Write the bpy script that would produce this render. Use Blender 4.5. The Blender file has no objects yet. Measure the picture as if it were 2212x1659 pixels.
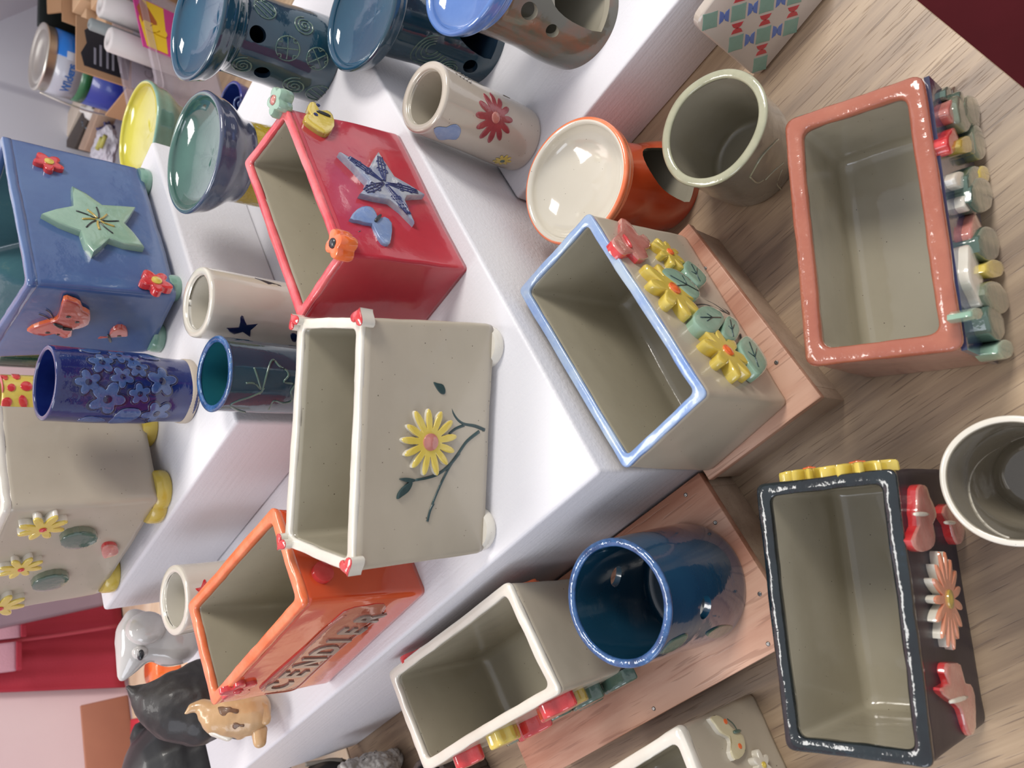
import bpy, bmesh, math, random
from mathutils import Vector, Matrix, noise
from mathutils.bvhtree import BVHTree
random.seed(7)
S = bpy.context.scene
COL = S.collection
PI = math.pi
# ------------------------------------------------------------------ camera and the room's frame
# x runs right, y away, z up.  The display table top lies at z = TZ.
TZ = 0.75
CX, CY, F = 1106.0, 829.5, 1600.0
HC = TZ + 0.60
DN = Vector((0.6820079, 0.06651434, 0.72831385))       # the room's down, in lens axes (right, down, ahead)
FW = Vector((-0.72487466, -0.07069501, 0.68524371))
RT = DN.cross(FW).normalized()
AW = Vector((0.74167505, 0.67075936, 0)); BW = Vector((0.67075936, -0.74167505, 0))   # depth and length axes of the plinths
CAM = Vector((0, 0, HC))

def ray(px, py):
    v = Vector((px-CX, py-CY, F))
    return Vector((v.dot(RT), v.dot(FW), -v.dot(DN))).normalized()
def at(px, py, z):                      # the point at height z (above the table) seen at a pixel of the photograph
    q = ray(px, py); t = (TZ+z-HC)/q.z
    return CAM + q*t
def ab(a, b, z=0.0): 
    p = AW*a + BW*b; p.z = TZ+z; return p
def crop(ox, oy, s, pts): return [(ox+x/s, oy+y/s) for x, y in pts]
def hexc(h, f=1.0):
    r = [int(h[i:i+2], 16)/255 for i in (0, 2, 4)]
    return tuple([min(1, f*(c/12.92 if c <= .04045 else ((c+.055)/1.055)**2.4)) for c in r]+[1])

# ------------------------------------------------------------------ materials
MATS = {}
def nt(name):
    m = bpy.data.materials.new(name); m.use_nodes = True; t = m.node_tree; t.nodes.clear()
    o = t.nodes.new('ShaderNodeOutputMaterial'); b = t.nodes.new('ShaderNodeBsdfPrincipled')
    t.links.new(b.outputs[0], o.inputs[0]); return m, t, b
def N(t, k, **kw):
    n = t.nodes.new(k)
    for a, v in kw.items():
        if a in n.inputs: n.inputs[a].default_value = v
        else: setattr(n, a, v)
    return n
def coords(t, scale=(1, 1, 1), rot=(0, 0, 0)):
    tc = N(t, 'ShaderNodeTexCoord'); mp = N(t, 'ShaderNodeMapping')
    mp.inputs['Scale'].default_value = scale; mp.inputs['Rotation'].default_value = rot
    t.links.new(tc.outputs['Object'], mp.inputs[0]); return mp.outputs[0]
def ramp(t, src, stops):
    r = N(t, 'ShaderNodeValToRGB'); e = r.color_ramp.elements
    while len(e) < len(stops): e.new(.5)
    for i, (p, c) in enumerate(stops): e[i].position = p; e[i].color = c
    t.links.new(src, r.inputs[0]); return r.outputs[0]
def glaze(name, c1, c2=None, scale=30, rough=.18, bump=.12, speck=0.0, coat=.5, lo=.35, hi=.65, speckc='55493c', c3=None):
    if name in MATS: return MATS[name]
    m, t, b = nt(name); co = coords(t)
    n = N(t, 'ShaderNodeTexNoise', Scale=scale, Detail=6.0, Roughness=.6); t.links.new(co, n.inputs['Vector'])
    st = [(lo, hexc(c1)), (hi, hexc(c2 or c1))]
    if c3: st.append((min(.95, hi+.15), hexc(c3)))
    col = ramp(t, n.outputs[0], st)
    if speck > 0:
        v = N(t, 'ShaderNodeTexVoronoi', Scale=150.0); t.links.new(co, v.inputs['Vector'])
        n3 = N(t, 'ShaderNodeTexNoise', Scale=90.0); t.links.new(co, n3.inputs['Vector'])
        ad = N(t, 'ShaderNodeMath', operation='SUBTRACT'); t.links.new(v.outputs['Distance'], ad.inputs[0])
        ml = N(t, 'ShaderNodeMath', operation='MULTIPLY'); ml.inputs[1].default_value = speck; t.links.new(n3.outputs[0], ml.inputs[0]); t.links.new(ml.outputs[0], ad.inputs[1])
        lt = N(t, 'ShaderNodeMath', operation='LESS_THAN'); lt.inputs[1].default_value = 0.0; t.links.new(ad.outputs[0], lt.inputs[0])
        mx = N(t, 'ShaderNodeMix', data_type='RGBA'); t.links.new(lt.outputs[0], mx.inputs[0]); t.links.new(col, mx.inputs[6]); mx.inputs[7].default_value = hexc(speckc)
        col = mx.outputs[2]
    t.links.new(col, b.inputs['Base Color'])
    b.inputs['Roughness'].default_value = rough
    b.inputs['Coat Weight'].default_value = coat; b.inputs['Coat Roughness'].default_value = .06
    if bump > 0:
        n2 = N(t, 'ShaderNodeTexNoise', Scale=55.0, Detail=4.0); t.links.new(co, n2.inputs['Vector'])
        bp = N(t, 'ShaderNodeBump', Strength=bump, Distance=.004); t.links.new(n2.outputs[0], bp.inputs['Height'])
        t.links.new(bp.outputs[0], b.inputs['Normal']); t.links.new(bp.outputs[0], b.inputs['Coat Normal'])
    MATS[name] = m; return m
def plain(name, c, rough=.5, metal=0.0, coat=0.0, alpha=1.0, trans=0.0, bump=0.0, c2=None, scale=12, bscale=80.0):
    if name in MATS: return MATS[name]
    m, t, b = nt(name); co = coords(t)
    n = N(t, 'ShaderNodeTexNoise', Scale=float(scale), Detail=5.0); t.links.new(co, n.inputs['Vector'])
    t.links.new(ramp(t, n.outputs[0], [(.35, hexc(c)), (.65, hexc(c2 or c))]), b.inputs['Base Color'])
    b.inputs['Roughness'].default_value = rough; b.inputs['Metallic'].default_value = metal
    b.inputs['Coat Weight'].default_value = coat; b.inputs['Alpha'].default_value = alpha
    b.inputs['Transmission Weight'].default_value = trans
    if bump > 0:
        n2 = N(t, 'ShaderNodeTexNoise', Scale=bscale, Detail=6.0); t.links.new(co, n2.inputs['Vector'])
        bp = N(t, 'ShaderNodeBump', Strength=bump, Distance=.004); t.links.new(n2.outputs[0], bp.inputs['Height'])
        t.links.new(bp.outputs[0], b.inputs['Normal'])
    MATS[name] = m; return m
def wood(name, cs, grain=(3, 60, 60), pores=.5, rough=.45, porec='4a3a30', pscale=(26, 620, 400)):
    m, t, b = nt(name)
    co = coords(t, grain)
    n = N(t, 'ShaderNodeTexNoise', Scale=1.0, Detail=6.0, Roughness=.62, Distortion=.3); t.links.new(co, n.inputs['Vector'])
    n1 = N(t, 'ShaderNodeTexNoise', Scale=1.6, Detail=2.0); t.links.new(coords(t, (1.2, 3, 3)), n1.inputs['Vector'])
    av = N(t, 'ShaderNodeMath', operation='MULTIPLY_ADD'); av.inputs[1].default_value = .45
    sb = N(t, 'ShaderNodeMath', operation='SUBTRACT'); sb.inputs[1].default_value = .22
    t.links.new(n1.outputs[0], av.inputs[0]); t.links.new(n.outputs[0], av.inputs[2]); t.links.new(av.outputs[0], sb.inputs[0])
    k = len(cs); col = ramp(t, sb.outputs[0], [(.32+.36*i/(k-1), hexc(c)) for i, c in enumerate(cs)])
    if pores:
        p = N(t, 'ShaderNodeTexNoise', Scale=1.0, Detail=1.5); t.links.new(coords(t, pscale), p.inputs['Vector'])
        pr = ramp(t, p.outputs[0], [(.60, (0, 0, 0, 1)), (.68, (1, 1, 1, 1))])
        ml = N(t, 'ShaderNodeMath', operation='MULTIPLY'); ml.inputs[1].default_value = pores; t.links.new(pr, ml.inputs[0])
        mx = N(t, 'ShaderNodeMix', data_type='RGBA'); t.links.new(ml.outputs[0], mx.inputs[0]); t.links.new(col, mx.inputs[6]); mx.inputs[7].default_value = hexc(porec)
        col = mx.outputs[2]
        bp = N(t, 'ShaderNodeBump', Strength=.25, Distance=-.0006); t.links.new(pr, bp.inputs['Height']); t.links.new(bp.outputs[0], b.inputs['Normal'])
    t.links.new(col, b.inputs['Base Color']); b.inputs['Roughness'].default_value = rough
    return m
def paint(name, c, c2):
    m, t, b = nt(name)
    n = N(t, 'ShaderNodeTexNoise', Scale=1.0, Detail=5.0); t.links.new(coords(t, (9, 260, 260)), n.inputs['Vector'])
    n2 = N(t, 'ShaderNodeTexNoise', Scale=420.0, Detail=2.0); t.links.new(coords(t), n2.inputs['Vector'])
    n4 = N(t, 'ShaderNodeTexNoise', Scale=9.0, Detail=2.0); t.links.new(coords(t), n4.inputs['Vector'])
    ml = N(t, 'ShaderNodeMath', operation='MULTIPLY'); t.links.new(n.outputs[0], ml.inputs[0]); t.links.new(n4.outputs[0], ml.inputs[1])
    ad = N(t, 'ShaderNodeMath', operation='MULTIPLY_ADD'); ad.inputs[1].default_value = .22; t.links.new(n2.outputs[0], ad.inputs[0]); t.links.new(ml.outputs[0], ad.inputs[2])
    n3 = N(t, 'ShaderNodeTexNoise', Scale=5.0); t.links.new(coords(t), n3.inputs['Vector'])
    t.links.new(ramp(t, n3.outputs[0], [(.3, hexc(c)), (.7, hexc(c2))]), b.inputs['Base Color'])
    bp = N(t, 'ShaderNodeBump', Strength=.5, Distance=.002); t.links.new(ad.outputs[0], bp.inputs['Height']); t.links.new(bp.outputs[0], b.inputs['Normal'])
    b.inputs['Roughness'].default_value = .42
    return m

# ------------------------------------------------------------------ objects
def setp(o, label, cat, group=None, kind=None):
    o['label'] = label; o['category'] = cat
    if group: o['group'] = group
    if kind: o['kind'] = kind
    return o
def thing(name, label, cat, loc=(0, 0, 0), rz=0.0, group=None):
    o = bpy.data.objects.new(name, None); COL.objects.link(o); o.empty_display_size = .02
    o.location = loc; o.rotation_euler = (0, 0, rz); setp(o, label, cat, group)
    return o
def base_matrix(o):
    if o is None: return Matrix.Identity(4)
    m = Matrix.Translation(o.location) @ Matrix.Rotation(o.rotation_euler.z, 4, 'Z') if o.type == 'EMPTY' else Matrix.Translation(o.location)
    return base_matrix(o.parent) @ m if o.parent else m
def mesh(name, V, Fs, mat, parent=None, smooth=True, mi=None, world=True, label=None, sharp=None):
    """V in world coordinates; the object is placed at its own base"""
    me = bpy.data.meshes.new(name)
    pm = base_matrix(parent)
    c = Vector((sum(v[0] for v in V)/len(V), sum(v[1] for v in V)/len(V), min(v[2] for v in V)))
    inv = Matrix.Translation(-(pm.inverted() @ c)) @ pm.inverted()
    me.from_pydata([inv @ Vector(v) for v in V], [], Fs); me.validate()
    for m in (mat if isinstance(mat, (list, tuple)) else [mat]): me.materials.append(m)
    if mi and len(mi) == len(me.polygons): me.polygons.foreach_set('material_index', mi)
    bm = bmesh.new(); bm.from_mesh(me); bmesh.ops.recalc_face_normals(bm, faces=bm.faces)
    for f in bm.faces: f.smooth = smooth
    if smooth and sharp:
        for e in bm.edges:
            if len(e.link_faces) == 2 and e.calc_face_angle(0) > sharp: e.smooth = False
    bm.to_mesh(me); bm.free()
    o = bpy.data.objects.new(name, me); COL.objects.link(o)
    o.location = pm.inverted() @ c
    if parent: o.parent = parent
    if label: o['label'] = label
    return o
def bevel(o, w=.002, seg=3):
    m = o.modifiers.new('bevel', 'BEVEL'); m.width = w; m.segments = seg; m.limit_method = 'ANGLE'; m.angle_limit = .6; m.harden_normals = False
    for p in o.data.polygons: p.use_smooth = True
    return o
def loft(rings, cap0=True, cap1=True, close=False):
    V = []; Fs = []; n = len(rings[0])
    for r in rings: V += [Vector(p) for p in r]
    k = len(rings)
    for i in range(k if close else k-1):
        a = i*n; b = ((i+1) % k)*n
        for j in range(n):
            j2 = (j+1) % n; Fs.append((a+j, a+j2, b+j2, b+j))
    if not close:
        if cap0:
            c = sum((Vector(p) for p in rings[0]), Vector())/n; V.append(c); ci = len(V)-1
            for j in range(n): Fs.append((ci, (j+1) % n, j))
        if cap1:
            c = sum((Vector(p) for p in rings[-1]), Vector())/n; V.append(c); ci = len(V)-1; a = (k-1)*n
            for j in range(n): Fs.append((ci, a+j, a+(j+1) % n))
    return V, Fs
def box(name, pts4, z0, z1, mat, parent=None, bev=.0015, label=None):
    """vertical prism on four (x,y) points; z above the table"""
    V = [Vector((p[0], p[1], TZ+z0)) for p in pts4]+[Vector((p[0], p[1], TZ+z1)) for p in pts4]
    Fs = [(3, 2, 1, 0), (4, 5, 6, 7)]+[(i, (i+1) % 4, 4+(i+1) % 4, 4+i) for i in range(4)]
    o = mesh(name, V, Fs, mat, parent, smooth=False, label=label)
    if bev: bevel(o, bev)
    return o
def abox(name, a0, a1, b0, b1, z0, z1, mat, parent=None, bev=.0015, label=None):
    """box squared to the plinths: local x along their length so that the grain follows"""
    c = ab((a0+a1)/2, (b0+b1)/2, z0)
    la, lb, h = (a1-a0)/2, (b1-b0)/2, z1-z0
    V = [(x*lb, y*la, z) for z in (0, h) for x, y in ((-1, -1), (1, -1), (1, 1), (-1, 1))]
    Fs = [(3, 2, 1, 0), (4, 5, 6, 7)]+[(i, (i+1) % 4, 4+(i+1) % 4, 4+i) for i in range(4)]
    me = bpy.data.meshes.new(name); me.from_pydata(V, [], Fs); me.materials.append(mat)
    bm = bmesh.new(); bm.from_mesh(me); bmesh.ops.recalc_face_normals(bm, faces=bm.faces); bm.to_mesh(me); bm.free()
    o = bpy.data.objects.new(name, me); COL.objects.link(o)
    rz = math.atan2(BW.y, BW.x)
    if parent:
        o.parent = parent; q = base_matrix(parent).inverted() @ c; o.location = q; o.rotation_euler = (0, 0, rz-parent.rotation_euler.z)
    else: o.location = c; o.rotation_euler = (0, 0, rz)
    if bev: bevel(o, bev)
    if label: o['label'] = label
    return o
def tube(name, pts, r, mat, parent, taper=None, n=8, label=None, flat=None):
    """tube along world points; flat=(normal, factor) squashes it along the normal"""
    P = [Vector(p) for p in pts]; rings = []
    for i, p in enumerate(P):
        t = (P[min(i+1, len(P)-1)]-P[max(i-1, 0)]).normalized()
        up = Vector((0, 0, 1)) if abs(t.z) < .9 else Vector((1, 0, 0))
        if flat: up = flat[0]
        s = t.cross(up).normalized(); u = s.cross(t).normalized()
        k = taper(i/(len(P)-1)) if taper else 1
        rings.append([p+(s*math.cos(2*PI*j/n)+u*math.sin(2*PI*j/n)*(flat[1] if flat else 1))*r*k for j in range(n)])
    V, Fs = loft(rings); return mesh(name, V, Fs, mat, parent, label=label)
def catmull(P, k=5, closed=False):
    P = [Vector(p) for p in P]; n = len(P); out = []
    for i in range(n if closed else n-1):
        g = (lambda j: P[j % n]) if closed else (lambda j: P[max(0, min(n-1, j))])
        a, b, c, d = g(i-1), g(i), g(i+1), g(i+2)
        for s in range(k):
            t = s/k
            out.append(.5*((2*b)+(c-a)*t+(2*a-5*b+4*c-d)*t*t+(3*b-a-3*c+d)*t**3))
    if not closed: out.append(P[-1])
    return out
def wob(p, amp, sc=18, seed=0):
    v = Vector((p[0]*sc+seed*7.3, p[1]*sc-seed*3.1, p[2]*sc+seed)); return noise.noise_vector(v)*amp

# ------------------------------------------------------------------ relief ornament, laid on a flat face or wrapped on a pot
def relief(name, outline, h, mp, mats, parent, dome=.0, label=None, inset=.9, rings=4, side=True, sink=.0015):
    """outline: 2-D points round (0,0); mp(u,v,h) lays them on the surface"""
    n = len(outline); cx = sum(p[0] for p in outline)/n; cy = sum(p[1] for p in outline)/n
    prof = [(1.0, -sink), (1.0, h*.72), (.975, h*.93), (inset, h)]
    for i in range(1, rings+1): prof.append((inset*(1-i/(rings+.0001))+.0001, h*(1+dome*(1-(1-i/rings)**2))))
    R = []
    for s, hh in prof: R.append([mp(cx+(p[0]-cx)*s, cy+(p[1]-cy)*s, hh) for p in outline])
    V, Fs = loft(R)
    lift = TZ+.0004-min(v.z for v in V)
    if lift > 0:
        for v in V: v.z += lift
    ml = mats if isinstance(mats, (list, tuple)) else [mats]
    mi = [(1 if (len(ml) > 1 and i//n < 1) else 0) for i in range(len(Fs))]
    return mesh(name, V, Fs, ml, parent, mi=mi if len(ml) > 1 else None, label=label, sharp=.9)
def petals(n, R, r0=.3, p=.8, rot=0.0, pts=9, irr=.06):
    out = []; k = n*pts
    fac = [1+random.uniform(-irr, irr) for _ in range(n)]
    for i in range(k):
        th = 2*PI*i/k; c = abs(math.cos(n*th/2)); j = int(((th*n/(2*PI))+.5) % n)
        r = R*(r0+(fac[j]-r0)*c**p); out.append((r*math.cos(th+rot), r*math.sin(th+rot)))
    return out
class Face:
    """a flat panel: p0, p1 the ends of its upper edge, q0, q1 of its lower one"""
    def __init__(s, p0, p1, q0, q1, inside):
        s.U = (p1-p0).normalized(); w = ((q0+q1)/2-(p0+p1)/2)
        s.Nn = s.U.cross(w).normalized(); s.O = (p0+p1+q0+q1)/4
        if s.Nn.dot(inside-s.O) > 0: s.Nn = -s.Nn
        s.V = s.Nn.cross(s.U).normalized()
        if s.V.z < 0: s.V = -s.V
        s.p = (p0, p1, q0, q1)
    def hit(s, px, py, off=0.0):
        q = ray(px, py); t = (s.O+s.Nn*off-CAM).dot(s.Nn)/q.dot(s.Nn); return CAM+q*t-s.Nn*off
    def frac(s, fu, fv):
        a = s.p[2].lerp(s.p[0], fv); b = s.p[3].lerp(s.p[1], fv); return a.lerp(b, fu)
    def uv(s, P, C): d = P-C; return (d.dot(s.U), d.dot(s.V))
    def mp(s, C): return lambda u, v, h: C+s.U*u+s.V*v+s.Nn*h
    def outline(s, pts, off=0.0, smooth=4):
        H = [s.hit(x, y, off) for x, y in pts]; C = sum(H, Vector())/len(H)
        if smooth: H = catmull(H, smooth, True)
        return C, [s.uv(h, C) for h in H]
class Pot:
    """round pot: axis from base centre to rim centre, radius profile r(t), t = 0..1 from foot to rim"""
    def __init__(s, c0, c1, z0, z1, prof, oval=0.0):
        s.c0 = Vector((c0[0], c0[1], TZ+z0)); s.c1 = Vector((c1[0], c1[1], TZ+z1)); s.prof = prof; s.oval = oval
    def r(s, t):
        P = s.prof; t = max(0, min(1, t))
        for i in range(len(P)-1):
            if t <= P[i+1][0]:
                k = (t-P[i][0])/max(1e-6, P[i+1][0]-P[i][0]); k = k*k*(3-2*k) if len(P) > 2 else k
                return P[i][1]*(1-k)+P[i+1][1]*k
        return P[-1][1]
    def pt(s, th, t, dr=0.0, r=None):
        c = s.c0.lerp(s.c1, t); R = (r if r is not None else s.r(t))*(1+s.oval*math.cos(2*th+.6))+dr
        return c+Vector((math.cos(th), math.sin(th), 0))*R
    def hit(s, px, py, far=False):
        q = ray(px, py); last = None
        for i in range(3000):
            p = CAM+q*(.15+i*.0006); t = (p.z-s.c0.z)/(s.c1.z-s.c0.z)
            if -.05 < t < 1.0:
                c = s.c0.lerp(s.c1, t); d = math.hypot(p.x-c.x, p.y-c.y)
                ins = d < s.r(t)
                if ins and not far: return math.atan2(p.y-c.y, p.x-c.x), t
                if ins: last = (math.atan2(p.y-c.y, p.x-c.x), t)
                elif last: return last
        return last
    def mp(s, th, t):
        H = s.c1.z-s.c0.z; R = s.r(t)
        return lambda u, v, h: s.pt(th+u/R, t+v/H, h)
    def outline(s, pts, smooth=4):
        H = [s.hit(x, y) for x, y in pts]; H = [h for h in H if h]
        th = math.atan2(sum(math.sin(h[0]) for h in H), sum(math.cos(h[0]) for h in H)); t = sum(h[1] for h in H)/len(H)
        L = s.c1.z-s.c0.z; R = s.r(t)
        o = [Vector((((h[0]-th+PI) % (2*PI)-PI)*R, (h[1]-t)*L, 0)) for h in H]
        if smooth: o = catmull(o, smooth, True)
        return (th, t), [(p.x, p.y) for p in o]
    def line(s, pts, off=.0003, k=4):
        H = [s.hit(x, y) for x, y in pts]; H = [h for h in H if h]
        P = [s.pt(h[0], h[1], off) for h in H]; return catmull(P, k)
def pot_mesh(name, pot, wall, floor_t, mats, parent, n=96, k=40, seed=0, wobble=.0006, rim=True, label=None, bowl=None):
    """closed wall: outside up, over the lip, inside down, floor. mats: [outside, inside]"""
    R = []; L = pot.c1.z-pot.c0.z
    def ring(t, dr, r=None): return [pot.pt(2*PI*j/n, t, dr, r)+wob(pot.pt(2*PI*j/n, t), wobble, 22, seed) for j in range(n)]
    R.append(ring(0, -.004)); R.append(ring(0.0, -.0005))
    for i in range(1, k): R.append(ring(i/k*(1-wall*.45/L), 0))
    ko = len(R)
    for a in range(0, 7):
        th = PI*a/6; t = 1-wall*.45/L*(1-math.sin(th)**.55); cs = math.cos(th); R.append(ring(t, -wall*.5*(1-math.copysign(abs(cs)**.6, cs))))
    ki = len(R)
    if bowl:                                    # a shallow dish instead of a deep inside
        for i in range(1, 12):
            u = i/11.0; R.append(ring(1-bowl*math.sin(u*PI/2)/L, 0, (pot.r(1)-wall)*max(.02, math.cos(u*PI/2))))
    else:
        for i in range(1, k): R.append(ring(1-(1-floor_t)*i/k, -wall))
        for a in range(1, 6): R.append(ring(floor_t-.004*math.sin(a/5*PI/2)/L, 0, pot.r(floor_t)-wall-.006*(1-math.cos(a/5*PI/2))))
        R.append(ring(floor_t-.004/L, 0, .4*pot.r(floor_t)))
    V, Fs = loft(R)
    mi = [0 if i//n < ki-3 else 1 for i in range((len(R)-1)*n)]+[0]*n+[1]*n
    return mesh(name, V, Fs, mats, parent, mi=mi, label=label)
def apply_mods(o):
    dg = bpy.context.evaluated_depsgraph_get(); dg.update()
    me = bpy.data.meshes.new_from_object(o.evaluated_get(dg)); o.modifiers.clear(); old = o.data; o.data = me
    for p in me.polygons: p.use_smooth = True
    return o
def cut(o, cutters):
    for c in cutters:
        m = o.modifiers.new('cut', 'BOOLEAN'); m.operation = 'DIFFERENCE'; m.object = c; m.solver = 'EXACT'
    bpy.context.view_layer.update(); apply_mods(o)
    for c in cutters:
        d = c.data; bpy.data.objects.remove(c); bpy.data.meshes.remove(d)
    bm = bmesh.new(); bm.from_mesh(o.data)
    for e in bm.edges:
        if len(e.link_faces) == 2 and e.calc_face_angle(0) > .7: e.smooth = False
    bm.to_mesh(o.data); bm.free()
def cutter(c, d, w, h, depth, mat, n=28, arch=False):
    """cylinder or arch along horizontal direction d through c"""
    d = Vector(d).normalized(); s = Vector((0, 0, 1)).cross(d).normalized(); u = Vector((0, 0, 1))
    if arch: ol = [(w*.92, -.002), (w, .006)]+[(w*math.cos(PI*i/16), .006+(h-.006)*math.sin(PI*i/16)) for i in range(1, 16)]+[(-w, .006), (-w*.92, -.002)]
    else: ol = [(w*math.cos(2*PI*i/n), h*math.sin(2*PI*i/n)) for i in range(n)]
    R = [[c+d*k*depth+s*x+u*y for x, y in ol] for k in (-1, 1)]
    V, Fs = loft(R); return mesh('cutter', V, Fs, mat)

def inset_poly(P, d):
    n = len(P); out = []
    for i in range(n):
        a, b, c = P[i-1], P[i], P[(i+1) % n]
        e1 = (b-a); e2 = (c-b); e1 = Vector((e1.x, e1.y)).normalized(); e2 = Vector((e2.x, e2.y)).normalized()
        n1 = Vector((-e1.y, e1.x)); n2 = Vector((-e2.y, e2.x)); den = 1+n1.dot(n2)
        m = (n1+n2)/max(.2, den); out.append(Vector((b.x+m.x*d, b.y+m.y*d, b.z)))
    return out
def round_loop(P, r, ns=14, nc=5):
    out = []; n = len(P)
    for i in range(n):
        a, b, c = P[i-1], P[i], P[(i+1) % n]
        p = b+(a-b).normalized()*r; q = b+(c-b).normalized()*r
        for j in range(nc+1):
            t = j/nc; out.append(p*(1-t)**2+b*2*t*(1-t)+q*t*t)
        nx = c+(b-c).normalized()*r
        for j in range(1, ns): out.append(q.lerp(nx, j/ns))
    return out
class Planter:
    """rim and base: four corners each, in pixels of the photograph (or points); order anticlockwise seen from above"""
    def __init__(s, name, label, rim, base, z0, h, th, mats, rimmat, rimh=.006, seed=1, wobble=.0010, rimw=.0006, cr=.006, taper=.94, sag=0.0, group=None, bodylabel=None, rimlabel=None, rsq=.35):
        T = [at(p[0], p[1], z0+h) for p in rim]
        c = sum(T, Vector())/4; B = [None]*4
        for i in range(4):
            if base[i]: B[i] = at(base[i][0], base[i][1], z0)
        for i in range(4):
            if B[i] is None and B[i-1] is not None and B[i-2] is not None and B[(i+1) % 4] is not None:
                B[i] = B[i-1]+B[(i+1) % 4]-B[i-2]
        for i in range(4):
            if B[i] is None:
                j = [k for k in (i-1, (i+1) % 4, (i+2) % 4) if base[k % 4]]
                if j: B[i] = B[j[0]]+(T[i]-T[j[0]])*taper
                else: B[i] = c+(T[i]-c)*taper; 
                B[i].z = TZ+z0
        ar = sum(T[i].x*T[(i+1) % 4].y-T[(i+1) % 4].x*T[i].y for i in range(4))
        if ar < 0: T.reverse(); B.reverse(); s.rev = True
        else: s.rev = False
        s.T, s.B, s.c = T, B, (sum(T, Vector())+sum(B, Vector()))/8
        s.root = thing(name, label, 'planter', Vector((s.c.x, s.c.y, TZ+z0)), group=group)
        L = h
        def ring(t, d, r=cr):
            P = inset_poly([B[i].lerp(T[i], t) for i in range(4)], d)
            if sag: pass
            lp = round_loop(P, max(.002, r)); return [p+Vector(wob(p, wobble, 14, seed))*Vector((1, 1, .8)).length*.6+Vector(wob(p, wobble*.35, 60, seed+3)) for p in lp]
        tf = (th+.002)/L; R = []; K = 22
        R.append(ring(0, .003)); 
        for i in range(K+1): R.append(ring(i/K*(1-rimh*.6/L), 0 if i else .0008))
        nout = len(R)
        R.append(ring(1-rimh*.6/L, th*.5)); R.append(ring(1-rimh*.6/L, th))
        for i in range(1, K+1):
            t = 1-rimh*.6/L-(1-rimh*.6/L-tf-.008/L)*i/K; R.append(ring(t, th))
        for a in range(1, 7):
            q = a/6*PI/2; R.append(ring(tf+.008/L*(1-math.sin(q)), th+.009*(1-math.cos(q))))
        R.append(ring(tf, th+.02)); R.append(ring(tf, th+.03, .003))
        V, Fs = loft(R); n = len(R[0])
        mi = [0 if i//n < nout else 1 for i in range((len(R)-1)*n)]+[0]*n+[1]*n
        s.body = mesh('body', V, Fs, mats, s.root, mi=mi, label=bodylabel)
        R = []
        w = th*.5+rimw
        for a in range(12):
            q = 2*PI*a/12; cs, sn = math.cos(q), math.sin(q)
            cs = math.copysign(abs(cs)**rsq, cs); sn = math.copysign(abs(sn)**rsq, sn)
            R.append([p_+Vector(wob(p_, .0005, 90, seed+a)) for p_ in ring(1-rimh*.5/L+sn*rimh*.5/L, th*.5-cs*w)])
        V, Fs = loft(R, close=True); s.rim = mesh('rim', V, Fs, rimmat, s.root, label=rimlabel)
    def face(s, i, j):
        """face between rim corners i and j as they were listed"""
        if s.rev: i, j = 3-i, 3-j
        return Face(s.T[i], s.T[j], s.B[i], s.B[j], s.c)
# ------------------------------------------------------------------ camera, view, light
cd = bpy.data.cameras.new('camera'); cam = bpy.data.objects.new('camera', cd); COL.objects.link(cam)
ex = Vector((RT.x, FW.x, -DN.x)); ey = Vector((RT.y, FW.y, -DN.y)); ez = Vector((RT.z, FW.z, -DN.z))
M = Matrix((( ex.x, -ey.x, -ez.x, CAM.x), (ex.y, -ey.y, -ez.y, CAM.y), (ex.z, -ey.z, -ez.z, CAM.z), (0, 0, 0, 1)))
cam.matrix_world = M; cd.sensor_width = 36.0; cd.lens = 36.0*F/2212.0; cd.clip_start = .01; cd.clip_end = 60
cd.dof.use_dof = True; cd.dof.focus_distance = .62; cd.dof.aperture_fstop = 9.5
S.camera = cam
S.view_settings.view_transform = 'Standard'; S.view_settings.look = 'None'; S.view_settings.gamma = 1; S.view_settings.exposure = 0.0
S.view_settings.use_curve_mapping = False
w = bpy.data.worlds.new('room_light'); S.world = w; w.use_nodes = True
w.node_tree.nodes['Background'].inputs[0].default_value = (.92, .93, 1.0, 1); w.node_tree.nodes['Background'].inputs[1].default_value = .68
def area(name, loc, target, sx, sy, power, color):
    l = bpy.data.lights.new(name, 'AREA'); l.shape = 'RECTANGLE'; l.size = sx; l.size_y = sy; l.energy = power; l.color = color
    o = bpy.data.objects.new(name, l); COL.objects.link(o); o.location = loc
    o.rotation_euler = (Vector(target)-Vector(loc)).to_track_quat('-Z', 'Y').to_euler(); return o
area('ceiling_lamp', (2.05, .12, TZ+2.45), (0, .45, TZ), .85, .85, 63, (1.0, .95, .88))
area('window_light', (-1.9, -.35, TZ+1.25), (0, .5, TZ+.1), 1.0, 1.2, 12, (.86, .90, 1.0))
area('ceiling_tube', (-.35, 1.25, TZ+2.0), (0, .6, TZ), 1.2, .45, 19, (1.0, .97, .93))

# ------------------------------------------------------------------ materials
TABLE = wood('table_wood', ['766250', '8d7761', 'a0896f', 'b0997e'], grain=(2.2, 46, 46), pores=.55, rough=.42, porec='5d4a3d')
PLY = wood('plywood_face', ['a87058', 'b8846c', 'c89a82', 'd2a890'], grain=(2.5, 30, 30), pores=.35, rough=.4, porec='7a4c38', pscale=(20, 300, 300))
PLY2 = wood('plywood_edge', ['a58f7c', 'b8a28d', 'c9b5a0'], grain=(2.5, 30, 30), pores=.2, rough=.55, porec='7b6656')
BEECH = wood('beech', ['cdb397', 'dcc5aa', 'e6d4bd'], grain=(2, 24, 24), pores=0, rough=.5)
WHITE = paint('white_paint', 'd9d8dd', 'dedde0')
CLAY = ('a79f92', 'b1a99b')
IN = glaze('beige_inside', 'a29b88', 'aba490', 8, .16, .06, .10, .6)
OUTC = glaze('beige_outside', 'ada391', 'b6ac9a', 8, .3, .06, .11, .25)
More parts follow.
